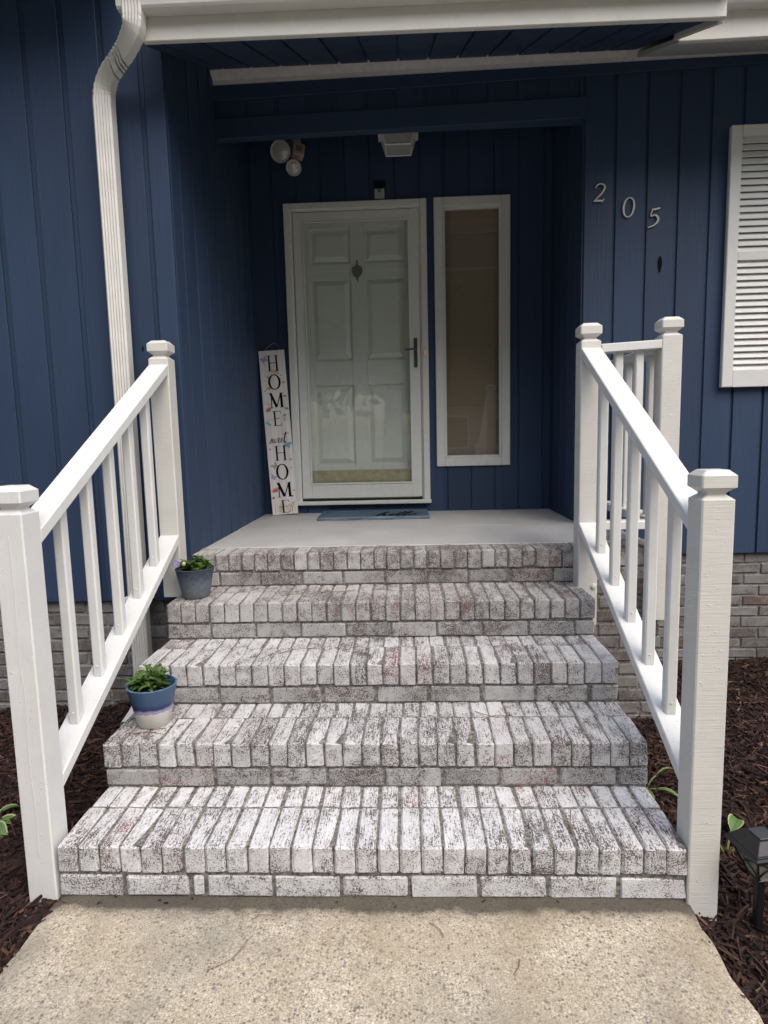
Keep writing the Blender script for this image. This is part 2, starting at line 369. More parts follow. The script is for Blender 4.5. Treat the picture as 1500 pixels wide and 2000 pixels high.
# ------------------------------------------------------------------ setting
def ground():
    m = MB(); n = 40; ext = 400
    xs = [math.copysign(abs(q) ** 3, q) * ext for q in np.linspace(-1, 1, n)]
    vs = [(x, y, -.12) for y in xs for x in xs]; fs = [(j * n + i, j * n + i + 1, (j + 1) * n + i + 1, (j + 1) * n + i) for j in range(n - 1) for i in range(n - 1)]
    m.add(vs, fs); tag(m.build('ground', 'lawn'), kind='structure')
ground()
def bed_z(x, y):
    z = -.025 + .055 * min(1, max(0, (y - .2) / 1.0)) if x < 0 else -.055
    return z + .012 * math.sin(7 * x + 3 * y) * math.sin(5 * y - 2 * x) + .008 * math.sin(17 * x + 9 * y)
def bed(name, x0, x1, y0, y1, st=.06):
    nx, ny = int((x1 - x0) / st) + 1, int((y1 - y0) / st) + 1
    vs = []; fs = []
    for j in range(ny):
        for i in range(nx):
            x = x0 + (x1 - x0) * i / (nx - 1); y = y0 + (y1 - y0) * j / (ny - 1); vs.append((x, y, bed_z(x, y) + random.uniform(-.004, .004)))
    for j in range(ny - 1):
        for i in range(nx - 1): fs.append((j * nx + i, j * nx + i + 1, (j + 1) * nx + i + 1, (j + 1) * nx + i))
    me = MB().add(vs, fs).mesh(name, 0, 1, 80); tag(link(name, me, 'mulch_soil'), kind='structure')
bed('planting_bed', -4.2, -.93, -2.6, 1.32); bed('planting_bed', .93, 4.4, -2.6, 2.14)
def walkway():
    m = MB(); nx, ny = 40, 60; x0, x1, y0, y1 = -.945, .945, -3.2, .022; vs = []; fs = []
    for j in range(ny + 1):
        for i in range(nx + 1):
            x = x0 + (x1 - x0) * i / nx; y = y0 + (y1 - y0) * j / ny
            e = min(i, nx - i) / nx; z = 0 if 0 < i < nx else -.012
            xx = x + (.005 * math.sin(9 * y) + .004 * math.sin(31 * y) + random.uniform(-.004, .004)) * (1 if i in (0, 1, nx, nx - 1) else 0)
            vs.append((xx, y, z + .002 * math.sin(4 * x + 5 * y)))
    for j in range(ny):
        for i in range(nx): fs.append((j * (nx + 1) + i, j * (nx + 1) + i + 1, (j + 1) * (nx + 1) + i + 1, (j + 1) * (nx + 1) + i))
    for j in range(ny):
        for i in (0, nx):
            a, b = j * (nx + 1) + i, (j + 1) * (nx + 1) + i; k = len(vs); vs += [(vs[a][0], vs[a][1], -.11), (vs[b][0], vs[b][1], -.11)]
            fs.append((a, b, k + 1, k))
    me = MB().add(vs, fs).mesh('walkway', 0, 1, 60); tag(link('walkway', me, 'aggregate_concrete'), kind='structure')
walkway()
tag(MB().box(-7, 7, -11.5, -3.2, -.13, -.012).build('bounce_slab', 'bounce_concrete'), kind='structure')  # added slab behind the camera, bounces light up into soffit and alcove
def chips(n, boxes):
    """shredded bark: thousands of loose slivers, one mesh"""
    V = []; F = []; area = [(b[1] - b[0]) * (b[3] - b[2]) * b[4] for b in boxes]; tot = sum(area)
    for b, a in zip(boxes, area):
        for _ in range(int(n * a / tot)):
            x, y = random.uniform(b[0], b[1]), random.uniform(b[2], b[3])
            L = random.choice((random.uniform(.010, .025), random.uniform(.018, .05), random.uniform(.03, .085))); W = random.uniform(.0025, .0095); T = random.uniform(.0015, .005)
            M = Matrix.Translation((x, y, bed_z(x, y) + random.uniform(-.002, .016))) @ Matrix.Rotation(random.uniform(0, 6.28), 4, 'Z') @ Matrix.Rotation(random.gauss(0, .3), 4, 'Y') @ Matrix.Rotation(random.gauss(0, .5), 4, 'X')
            k = len(V); tp = random.uniform(.3, .9); bend = random.uniform(-.004, .004)
            for p in ((-L / 2, -W / 2 * tp, 0), (0, -W / 2, bend), (L / 2, -W / 2 * tp, 0), (L / 2, W / 2 * tp, 0), (0, W / 2, bend), (-L / 2, W / 2 * tp, 0)):
                V.append((M @ Vector((p[0], p[1], p[2] + T)))[:]); V.append((M @ Vector((p[0], p[1], p[2] - T)))[:])
            t = [k + 2 * i for i in range(6)]; bt = [q + 1 for q in t]
            F += [(t[0], t[1], t[4], t[5]), (t[1], t[2], t[3], t[4])]
            F += [(t[i], bt[i], bt[(i + 1) % 6], t[(i + 1) % 6]) for i in range(6)]
    for _ in range(46):
        sd_x = random.choice((-1, 1)); x, y = sd_x * (.948 - abs(random.gauss(0, .02))), random.uniform(-.75, -.01)
        if random.random() < .25: x, y = random.uniform(-.93, .93), -abs(random.gauss(0, .02)) - .004
        L, W = random.uniform(.005, .016), random.uniform(.002, .004); k = len(V); a = random.uniform(0, 6.28); c, q = math.cos(a) * L / 2, math.sin(a) * L / 2; u, v = -math.sin(a) * W / 2, math.cos(a) * W / 2
        for zz in (.002, .005): V += [(x - c - u, y - q - v, zz), (x + c - u, y + q - v, zz), (x + c + u, y + q + v, zz), (x - c + u, y - q + v, zz)]
        F += [(k + 4, k + 5, k + 6, k + 7)] + [(k + i, k + (i + 1) % 4, k + 4 + (i + 1) % 4, k + 4 + i) for i in range(4)]
    me = bpy.data.meshes.new('bark_mulch'); me.from_pydata(V, [], F)
    tag(link('bark_mulch', me, 'bark_chip'), 'dark brown shredded bark mulch covering the beds beside the steps', 'mulch', kind='stuff')
chips(32000, [(-2.3, -.955, -.75, 1.26, 1), (.955, 2.6, -.75, 1.26, 1), (1.36, 2.6, 1.26, 2.08, .8), (-.99, -.945, -.7, 0, 1.5), (.945, .99, -.7, 0, 1.5)])

# ------------------------------------------------------------------ house
house = thing('house', 'navy blue plank-sided house with recessed white front door and washed brick base', 'house')
def wall(name='wall'): return None
def split(rect, holes):
    out = [rect]
    for h in holes:
        nw = []
        for (a0, a1, z0, z1) in out:
            if h[0] >= a1 or h[1] <= a0 or h[2] >= z1 or h[3] <= z0: nw.append((a0, a1, z0, z1)); continue
            if h[0] > a0: nw.append((a0, h[0], z0, z1))
            if h[1] < a1: nw.append((h[1], a1, z0, z1))
            b0, b1 = max(a0, h[0]), min(a1, h[1])
            if h[3] < z1: nw.append((b0, b1, h[3], z1))
            if h[2] > z0: nw.append((b0, b1, z0, h[2]))
        out = nw
    return [r for r in out if r[1] - r[0] > .004 and r[3] - r[2] > .004]
def plank_wall(axis, face, a0, a1, z0, z1, start, pitch, gap, sign, holes=(), thick=.02, depth=.011, back=.10):
    """axis 'x': planks in an XZ wall whose outer face lies at y=face, looking along -y (sign -1).
    axis 'y': planks in a YZ wall at x=face, looking along sign*x"""
    bm = MB()
    for (p0, p1, q0, q1) in split((a0, a1, z0, z1), holes):
        f0, f1 = sorted((face - sign * depth, face - sign * back))
        bm.box(p0, p1, f0, f1, q0, q1) if axis == 'x' else bm.box(f0, f1, p0, p1, q0, q1)
    wl = bm.build('wall', 'navy_siding', house)
    e = start
    while e > a0 + pitch * .02: e -= pitch
    while e < a1:
        p0, p1 = max(a0, e + gap / 2), min(a1, e + pitch - gap / 2)
        if p1 - p0 > .012:
            for (c0, c1, q0, q1) in split((p0, p1, z0, z1), holes):
                jit = random.uniform(-.0012, .0012); f0, f1 = sorted((face + jit, face - sign * thick))
                cx, cf, cz = (c0 + c1) / 2, (f0 + f1) / 2, (q0 + q1) / 2; hw, hf, hz = (c1 - c0) / 2, (f1 - f0) / 2, (q1 - q0) / 2
                m = MB()
                if axis == 'x': m.box(-hw, hw, -hf, hf, -hz, hz); loc = (cx, cf, cz)
                else: m.box(-hf, hf, -hw, hw, -hz, hz); loc = (cf, cx, cz)
                m.build('plank', 'navy_siding', wl, loc, bevel=.0022)
        e += pitch
    return wl
# projecting wall on the left, its side, the entry wall, alcove side, window wall
wl = plank_wall('x', YL, -3.6, -1.01, .59, 3.6, -1.0165, .1755, .026, -1)
cb = MB().box(-1.003, XS + .004, YL - .008, YL + .02, .585, 4.8).box(XS - .02, XS + .004, YL + .02, 1.384, .70, 4.8).build('corner_board', 'navy_siding', wl, bevel=.003)
plank_wall('y', XS, 1.3, YB + .05, .80, 4.8, 1.392, .1875, .020, 1)
DOOR = (-.655, .258, .905, 2.955); SIDE = (.405, .832, 1.19, 2.95)
plank_wall('x', YB, XS - .02, XR + .02, .80, 3.50, .083, .172, .010, -1, [(DOOR[0], DOOR[1], DOOR[2], DOOR[3]), SIDE])
plank_wall('y', XR, YR + .012, YB + .05, .80, 3.50, 2.20, .175, .012, -1)
plank_wall('x', YR, XR, 4.2, .62, 3.62, 1.3425, .1755, .016, -1)
hd = plank_wall('x', YR, XS - .01, XR, 3.10, 3.62, -.74, .1698, .024, -1, back=.05)
def zt(x, z0, s): return z0 + s * x
def sloped_bar(name, mat, parent, x0, x1, ya, yb, zb, zs, h, bevel=.003):
    m = MB(); zz = [zt(x0, zb, zs), zt(x1, zb, zs)]
    m.add([(x0, ya, zz[0]), (x1, ya, zz[1]), (x1, yb, zz[1]), (x0, yb, zz[0]), (x0, ya, zz[0] + h), (x1, ya, zz[1] + h), (x1, yb, zz[1] + h), (x0, yb, zz[0] + h)],
          [(0, 3, 2, 1), (4, 5, 6, 7), (0, 1, 5, 4), (1, 2, 6, 5), (2, 3, 7, 6), (3, 0, 4, 7)])
    return m.build(name, mat, parent, bevel=bevel)
sloped_bar('header_beam', 'navy_siding', hd, XS, XR + .002, 2.035, 2.09, 3.082, .0145, .11)
sloped_bar('frieze', 'navy_siding', hd, XS, 4.2, 2.055, YR - .001, 3.302, .022, .14)
# crown moulding under the soffit
def crown():
    prof = [(2.054, 3.372), (2.040, 3.370), (2.036, 3.388), (2.030, 3.392), (2.012, 3.404), (1.992, 3.428), (1.985, 3.445), (2.054, 3.47)]
    m = MB(); rs = []
    for x in (XS, 4.2): rs.append([(x, y, z + .0095 * x) for y, z in prof])
    m.rings(rs); m.build('crown_molding', 'crown_paint', house)
crown()
# sloping soffit of the porch roof, boards running up the slope
SL = .44; ang = math.atan(SL)
def soff_z(y): return 3.000 + SL * (y - 1.055)
M_s = Matrix.Rotation(ang, 4, 'X')
sf = MB().box(XS, 1.42, 0, 1.12, .012, .03, M_s).build('soffit', 'navy_siding', house, (0, 1.055, 3.0))
x = -.844 - .162
while x < 1.42:
    a, b = max(x + .006, XS), min(x + .156, 1.42)
    if b - a > .01: MB().box(-(b - a) / 2, (b - a) / 2, 0, 1.10, 0, .018, M_s).build('plank', 'navy_siding', sf, ((a + b) / 2, 0, 0), bevel=.002)
    x += .1625
sloped_bar('fascia', 'trim_white', house, -.912, 1.436, 1.028, 1.053, 2.992, -.0072, .19)
m = MB(); L = .435 / math.cos(ang); m.box(-.011, .011, 0, L, -.012, .16, M_s); m.build('fascia', 'trim_white', house, (1.426, 1.0545, 2.988), bevel=.002)
sloped_bar('fascia', 'trim_white', house, 1.438, 4.2, 1.486, 1.512, 3.146, .008, .2)
m = MB().box(1.438, 4.2, 0, .62, 0, .02, M_s); m.build('soffit', 'crown_paint', house, (0, 1.512, 3.165))
MB().box(XS + .001, 1.46, -.03, 4.2, 0, .05, M_s).build('roof', 'shingle', house, (0, 1.02, 3.19))
MB().box(1.462, 4.4, 0, 3.7, 0, .05, M_s).build('roof', 'shingle', house, (0, 1.47, 3.36))
MB().box(-4.2, -1.0, .70, 6.2, 3.45, 3.52).build('roof', 'shingle', house)  # unseen eave, set low and deep to shade the projecting wall
MB().box(XS - .03, XR + .03, YR + .02, YB + .06, 3.44, 3.46).build('ceiling', 'navy_siding', house)
# brick base of the house walls
def brick_wall(parent, x0, x1, yf, z0, z1, seed):
    course = .0667; k = 0; z = z1 - .004
    while z > z0:
        off = (k % 2) * .1015 + random.uniform(-.006, .006); xx = x0 - off
        while xx < x1 - .02:
            a, b = max(xx + .005, x0), min(xx + .198, x1)
            if b - a > .03:
                full = abs((b - a) - .193) < .002
                dim = (.193 if full else round((b - a) / .02) * .02 + .006, .06, .0575); brick(parent, ((a + b) / 2, yf + .03, z - .029), dim, 'wall_brick', .0015, .004)
            xx += .203
        z -= course; k += 1
f1 = MB().box(-3.6, XS - .002, YL + .038, YL + .10, -.15, .60).build('foundation', 'wall_mortar', house)
brick_wall(f1, -2.5, XS - .004, YL + .028, -.08, .588, 1)
f2 = MB().box(1.36, 4.2, YR + .038, YR + .10, -.2, .63).build('foundation', 'wall_mortar', house)
brick_wall(f2, 1.36, 3.0, YR + .028, -.14, .617, 2)
MB().box(-3.6, -3.5, YL + .10, 6, -.15, 4).box(4.1, 4.2, YR + .1, 6, -.15, 3.7).box(-3.6, 4.2, 6, 6.1, -.15, 4.6).build('rear_wall', 'far_brick', house)
# knots and nail scars on the siding seen in the photo
for (kx, kz, s) in ((1.607, 2.30, .034), (-1.09, 1.80, .010), (-1.05, 1.62, .012)):
    yy = YR if kx > 0 else YL
    pts = [(math.cos(t) * s * .32 * (1 + .3 * math.sin(3 * t)), math.sin(t) * s * (1.7 if math.sin(t) > 0 else 1)) for t in np.linspace(0, 6.28, 15)[:-1]]
    MB().poly(pts, .0015).build('knot', 'black_ink', wl, (kx, yy - .0012, kz))

# entry: casing, storm door, inner door, sidelight
def frame_rect(m, x0, x1, z0, z1, wdt, y0, y1, sides='LRTB', wb=None):
    wb = wb or wdt
    if 'L' in sides: m.box(x0, x0 + wdt, y0, y1, z0, z1)
    if 'R' in sides: m.box(x1 - wdt, x1, y0, y1, z0, z1)
    if 'T' in sides: m.box(x0 + wdt, x1 - wdt, y0 + .0006, y1, z1 - wdt, z1)
    if 'B' in sides: m.box(x0 + wdt, x1 - wdt, y0 + .0006, y1, z0, z0 + wb)
    return m
cs = frame_rect(MB(), -.697, .302, .90, 2.995, .046, YB - .026, YB + .03, 'LRT').build('door_casing', 'door_white', house, bevel=.004)
frame_rect(MB(), -.655, .260, .905, 2.953, .014, YB - .010, YB + .09, 'LRT').build('jamb', 'door_white', cs, bevel=.0015)
MB().box(-.692, .308, YB - .045, YB + .12, .878, .905).build('door_sill', 'door_white', cs, bevel=.004)
sd_ = frame_rect(MB(), -.636, .243, .925, 2.935, .068, YB - .014, YB + .018, wb=.105).build('storm_door', 'door_white', house, bevel=.004)
sd_['label'] = 'white full-view storm door with one tall glass pane'
frame_rect(MB(), -.572, .179, 1.026, 2.871, .012, YB - .020, YB - .0145).build('glazing_bead', 'door_white', sd_, bevel=.002)
MB().box(-.571, .178, YB - .001, YB + .003, 1.028, 2.869).build('pane', 'clear_glass', sd_)
h = MB().box(.200, .224, YB - .026, YB - .015, 1.852, 2.056).build('handle', 'dark_bronze', sd_, bevel=.003)
MB().tube([(.212, YB - .02, 1.975), (.212, YB - .06, 1.975), (.20, YB - .066, 1.975), (.135, YB - .066, 1.972)], .0065, 8).build('lever', 'dark_bronze', h, smooth_ang=50)
YD = YB + .055
ed = MB().box(-.638, .243, YD + .006, YD + .045, .91, 2.94).build('entry_door', 'door_white', house)
ed['label'] = 'white six-panel entry door behind the storm door glass'
cols = [(-.638, -.530), (-.243, -.142), (.146, .243)]; rows = [(.91, 1.165), (1.745, 1.922), (2.497, 2.60), (2.835, 2.94)]
for a, b in cols: MB().box(a, b, YD - .010, YD + .0055, .91, 2.94).build('stile', 'door_white', ed, bevel=.003)
for a, b in rows:
    for c, d in ((-.5295, -.2435), (-.1415, .1455)): MB().box(c, d, YD - .0095, YD + .0055, a, b).build('rail', 'door_white', ed, bevel=.003)
for c, d in ((-.530, -.243), (-.142, .146)):
    for a, b in ((1.165, 1.745), (1.922, 2.497), (2.60, 2.835)):
        g0, g1 = .014, .046; m = MB()
        m.rings([[(c + g0, YD + .0055, a + g0), (d - g0, YD + .0055, a + g0), (d - g0, YD + .0055, b - g0), (c + g0, YD + .0055, b - g0)],
                 [(c + g1, YD - .008, a + g1), (d - g1, YD - .008, a + g1), (d - g1, YD - .008, b - g1), (c + g1, YD - .008, b - g1)]], False, True)
        m.build('panel', 'door_white', ed)
kp = MB().box(-.615, .222, YD - .0125, YD - .0105, .925, 1.128).build('kick_plate', 'brass', ed, bevel=.0006)
for sx in (-.47, -.29, -.11, .07): MB().lathe([(.006, 0), (.006, .002), (.003, .004)], 10, (0, 0, 0), Matrix.Translation((sx, YD - .0125, 1.105)) @ Matrix.Rotation(R(90), 4, 'X')).build('screw', 'pewter', ed)
def knocker():
    y = YD - .011; cx = -.193
    urn = catmull([(0, .075), (.008, .06), (.004, .048), (.012, .036), (.030, .022), (.027, -.006), (.012, -.034), (.004, -.046), (.008, -.058), (0, -.075)], 3)
    pts = [(a, b) for a, b in urn] + [(-a, b) for a, b in urn[-2:0:-1]]
    m = MB().poly(pts, .008, Matrix.Translation((cx, y, 2.545)))
    ring = catmull([(-.030, .022), (-.034, 0), (-.024, -.03), (0, -.048), (.024, -.03), (.034, 0), (.030, .022)], 4)
    m.tube([(cx + a, y - .014, 2.545 + b) for a, b in ring], .0048, 8); m.build('knocker', 'pewter', ed, smooth_ang=40)
knocker()
sw = frame_rect(MB(), .352, .880, 1.142, 3.000, .062, YB - .022, YB + .03).build('sidelight_window', 'door_white', house, bevel=.004)
sw['label'] = 'tall narrow sidelight window with brown shade beside the door'
frame_rect(MB(), .413, .820, 1.203, 2.940, .016, YB - .008, YB + .035).build('sash', 'door_white', sw, bevel=.003)
MB().box(.428, .805, YB + .016, YB + .020, 1.218, 2.925).build('pane', 'window_glass', sw)
shd = MB().box(.40, .83, YB + .085, YB + .09, 1.19, 2.95)
shd.build('shade', 'window_shade', sw)
MB().box(.40, .83, YB + .066, YB + .083, 2.78, 2.95).build('valance', 'window_shade', sw, bevel=.004)
MB().box(.385, .40, YB + .03, YB + .10, 1.18, 2.96).box(.832, .847, YB + .03, YB + .10, 1.18, 2.96).build('reveal', 'door_white', sw)

# ------------------------------------------------------------------ brick steps and landing
steps = thing('brick_steps', 'four whitewashed brick steps climbing from the walk to the porch landing', 'steps')
N = 29; P = 2 * HW / N
def riser_pattern(i):
    w = .193
    if i == 1: seq = [w, w, .036, w, w, w, w, w, w, w]
    elif i == 2: seq = [w * .98, w, w, w, w, w, w, w, w, .1]
    elif i == 3: seq = [.10, w, w, w, w, w, w, w, w, .1]
    elif i == 4: seq = [w, w, w, w, w, w, w, w, w, .08]
    else: seq = [.14, w, w, w, w, w, w, w, w, .1]
    tot = sum(seq); gap = (2 * HW - .004 - tot) / (len(seq) - 1)
    if gap < .006: k = (2 * HW - .004 - .009 * (len(seq) - 1)) / tot; seq = [s * k for s in seq]; gap = .009
    if gap > .016: k = (2 * HW - .004 - .010 * (len(seq) - 1)) / tot; seq = [s * k for s in seq]; gap = .010
    return seq, gap
for i in range(1, 5):
    y0, z0 = (i - 1) * STR, (i - 1) * RISE
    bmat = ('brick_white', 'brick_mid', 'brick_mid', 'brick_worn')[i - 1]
    core = MB().box(-HW + .008, HW - .008, y0 + .0105, 1.262, z0 - .03 if i > 1 else -.14, z0 + RISE - .0042).build('step', 'mortar', steps)
    off = random.uniform(-.01, .01)
    for k in range(N):
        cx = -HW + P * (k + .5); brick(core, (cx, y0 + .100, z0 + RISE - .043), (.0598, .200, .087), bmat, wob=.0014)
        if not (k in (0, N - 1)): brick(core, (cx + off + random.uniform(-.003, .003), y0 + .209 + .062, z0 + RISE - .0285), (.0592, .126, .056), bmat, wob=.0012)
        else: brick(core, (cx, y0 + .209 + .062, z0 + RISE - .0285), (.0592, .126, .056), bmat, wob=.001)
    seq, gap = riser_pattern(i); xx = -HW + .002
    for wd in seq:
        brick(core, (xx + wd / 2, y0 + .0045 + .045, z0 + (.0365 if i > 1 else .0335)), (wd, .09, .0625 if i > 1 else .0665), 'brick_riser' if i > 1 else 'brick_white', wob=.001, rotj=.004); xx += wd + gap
    for s in (-1, 1):       # bricks returning along the flanks
        yy = y0 + .215
        while yy < 1.24:
            brick(core, (s * (HW - .043), yy + .09, z0 + .0365), (.088, .18, .0625), 'brick_riser', wob=.001); yy += .19
landing = thing('porch_landing', 'whitewashed brick landing with grey painted floor at the front door', 'landing')
LX = 1.345
lc = MB().box(XS + .002, LX - .01, 1.2705, YR + .03, -.16, FLOOR - .0042).build('base', 'mortar', landing)
for k in range(35):
    cx = -HW + P * (k + .5)
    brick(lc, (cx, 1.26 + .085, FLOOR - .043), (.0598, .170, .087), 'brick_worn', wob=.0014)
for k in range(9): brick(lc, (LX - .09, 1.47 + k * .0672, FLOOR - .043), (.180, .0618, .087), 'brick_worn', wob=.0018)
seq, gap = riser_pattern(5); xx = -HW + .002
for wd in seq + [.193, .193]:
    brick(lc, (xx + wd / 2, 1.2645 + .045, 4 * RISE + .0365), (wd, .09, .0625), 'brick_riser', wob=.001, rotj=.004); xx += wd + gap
z = 4 * RISE - .008; k = 0
while z > -.13:
    xx = .95 - (k % 2) * .1
    while xx < LX:
        a, b = max(xx, .945), min(xx + .193, LX)
        if b - a > .03: brick(lc, ((a + b) / 2, 1.2645 + .03, z - .029), (round((b - a) / .02) * .02 - .003, .06, .0575), 'wall_brick', .001)
        xx += .203
    yy = 1.36 + (k % 2) * .1
    while yy < 2.05: brick(lc, (LX - .03, yy + .1, z - .029), (.06, .193, .0575), 'wall_brick', .001); yy += .203
    z -= .0667; k += 1
MB().box(XS, LX - .185, 1.437, YR + .02, FLOOR - .08, FLOOR + .001).build('porch_floor', 'porch_paint', landing, bevel=.003)
MB().box(XS, XR + .01, YR + .0205, YB + .02, FLOOR - .08, FLOOR + .001).build('porch_floor', 'porch_paint', landing)

# ------------------------------------------------------------------ railings
def post_mesh(wd, z0, z1, ragged=False):
    h = wd / 2; prof = [(z0, h), (z1 - .081, h), (z1 - .067, h - .017), (z1 - .063, h - .017), (z1 - .047, h + .003), (z1 - .015, h + .003), (z1, h - .013)]
    c = .004; rs = []
    for z, q in prof: rs.append([(-q + c, -q, z), (q - c, -q, z), (q, -q + c, z), (q, q - c, z), (q - c, q, z), (-q + c, q, z), (-q, q - c, z), (-q, -q + c, z)])
    return MB().rings(rs)
def rail_between(name, parent, p, q, wd, th, mat='white_wood', up=Vector((0, 0, 1))):
    """bar whose top face centre line runs from p to q, ends cut plumb"""
    p, q = Vector(p), Vector(q); d = q - p; hx = Vector((0, 0, 1)).cross(Vector((d.x, d.y, 0)).normalized()) * wd / 2
    dz = Vector((0, 0, -th)); m = MB()
    vs = [p - hx + dz, p + hx + dz, q + hx + dz, q - hx + dz, p - hx, p + hx, q + hx, q - hx]
    m.add(vs, [(0, 3, 2, 1), (4, 5, 6, 7), (0, 1, 5, 4), (1, 2, 6, 5), (2, 3, 7, 6), (3, 0, 4, 7)])
    return m.build(name, mat, parent, bevel=.003)
def balusters(parent, pts, zlo, zhi, wd=.036):
    for (bx, by), a, b, ga, gb in pts:
        m = MB(); h = wd / 2; c = .005
        sec = [(-h + c, -h), (h - c, -h), (h, -h + c), (h, h - c), (h - c, h), (-h + c, h), (-h, h - c), (-h, -h + c)]
        m.rings([[(x_, y_, a + ga * y_ - .004) for x_, y_ in sec], [(x_, y_, b + gb * y_ + .004) for x_, y_ in sec]])
        o = m.build('baluster', 'white_wood', parent, (bx, by, 0), (0, 0, random.uniform(-.03, .03)))
        s_ = MB().lathe([(.0035, 0), (.0035, .002), (.001, .004)], 8, (0, 0, 0), Matrix.Translation((0, -h, a + .03)) @ Matrix.Rotation(R(90), 4, 'X')); s_.build('screw', 'white_wood', o)
def stair_rail(label, xf, xb, yb0, zf, zb, lo_f, lo_b, ztop_f, ztop_b, zbot_f, zbot_b, fw=.089):
    t = thing('stair_railing', label, 'railing', (xf, .045, zbot_f), group='white railings along the steps')
    B = Vector((xf, .045, zbot_f)); off = lambda v: Vector(v) - B
    post_mesh(fw, zbot_f, ztop_f).build('post', 'sawn_white_wood' if xf > 0 else 'white_wood', t, off((xf, .045, 0)))
    post_mesh(fw, zbot_b, ztop_b).build('post', 'sawn_white_wood', t, off((xb, yb0 + fw / 2, 0)))
    rail_between('handrail', t, off((xf, .0885, zf)), off((xb, yb0 + .001, zb)), .088, .044)
    rail_between('bottom_rail', t, off((xf, .0885, lo_f)), off((xb, yb0 + .001, lo_b)), .088, .043)
    pts = []
    for k in range(5):
        u = (k + 1) / 6; y = .09 + (yb0 - .09) * u; s1 = (lo_b - lo_f) / (yb0 - .09); s2 = (zb - zf) / (yb0 - .09)
        pts.append(((xf + (xb - xf) * u - B.x, y - B.y), lo_f + (lo_b - lo_f) * u - B.z, zf + (zb - zf) * u - .044 - B.z, s1, s2))
    balusters(t, pts, 0, 0)
    return t
tl = stair_rail('white wooden stair railing in front of the downspout', -.993, -.966, 1.105, 1.118, 1.712, .345, .938, 1.252, 1.818, -.06, .645)
tr = stair_rail('white wooden stair railing on the side near the louvered shutter', .981, .966, 1.163, 1.125, 1.738, .362, .955, 1.256, 1.846, -.10, .47)
bolt = MB().lathe([(.013, 0), (.013, .006), (.006, .009)], 12, (0, 0, 0), Matrix.Rotation(R(90), 4, 'X'))
bolt.build('bolt', 'white_wood', tr, (.995 - .981, 1.163 - .045, .655 + .10), smooth_ang=40)
# old seam in the front post's paint
MB().stroke(catmull([(0, .0), (.002, .15), (-.002, .3), (.003, .5), (-.003, .62), (.002, .8), (0, .98)], 5), .0022, .0012).build('paint_seam', 'white_wood', tl, (.002, -.0448, .19))
lr = thing('landing_railing', 'white guard railing standing on the porch landing between post and wall', 'railing', (1.32, 1.205, .49), group='white railings along the steps')
B = Vector((1.32, 1.205, .49)); off = lambda v: Vector(v) - B
post_mesh(.089, .49, 1.862).build('post', 'sawn_white_wood', lr, off((1.32, 1.207, 0)))
for nm, zt_, a, b in (('top_rail', 1.752, (1.012, 1.207), (1.2755, 1.207)), ('bottom_rail', .955, (1.012, 1.207), (1.2755, 1.207)), ('top_rail', 1.756, (1.32, 1.2515), (1.32, 2.054)), ('bottom_rail', .955, (1.32, 1.2515), (1.32, 2.054))):
    rail_between(nm, lr, off((*a, zt_)), off((*b, zt_ + (.012 if nm == 'top_rail' and a[1] == b[1] else 0))), .088, .038)
balusters(lr, [((px - B.x, py - B.y), .955 - B.z, 1.718 - B.z, 0, 0) for px, py in ((1.10, 1.207), (1.19, 1.207), (1.32, 1.40), (1.32, 1.56), (1.32, 1.72), (1.32, 1.88))], 0, 0)

# ------------------------------------------------------------------ gutter and downspout
gut = thing('gutter', 'white porch gutter with ribbed downspout running down the navy wall', 'gutter', (-1.17, 1.2, 0))
G = Vector((-1.17, 1.2, 0))
def gutter_run(x0, x1, yb, z0, slope):
    prof = [(yb, z0), (yb - .055, z0), (yb - .062, z0 + .008), (yb - .066, z0 + .04), (yb - .085, z0 + .055), (yb - .105, z0 + .075), (yb - .110, z0 + .105), (yb - .104, z0 + .112), (yb - .098, z0 + .108), (yb - .10, z0 + .08), (yb - .08, z0 + .062), (yb - .06, z0 + .046), (yb - .055, z0 + .012), (yb - .004, z0 + .012), (yb - .004, z0 + .12), (yb, z0 + .12)]
    m = MB(); m.rings([[Vector((x, y, z + slope * x)) - G for y, z in prof] for x in (x0, x1)]); return m
gutter_run(-.985, 1.45, 1.026, 3.082, -.007).build('trough', 'gutter_metal', gut)
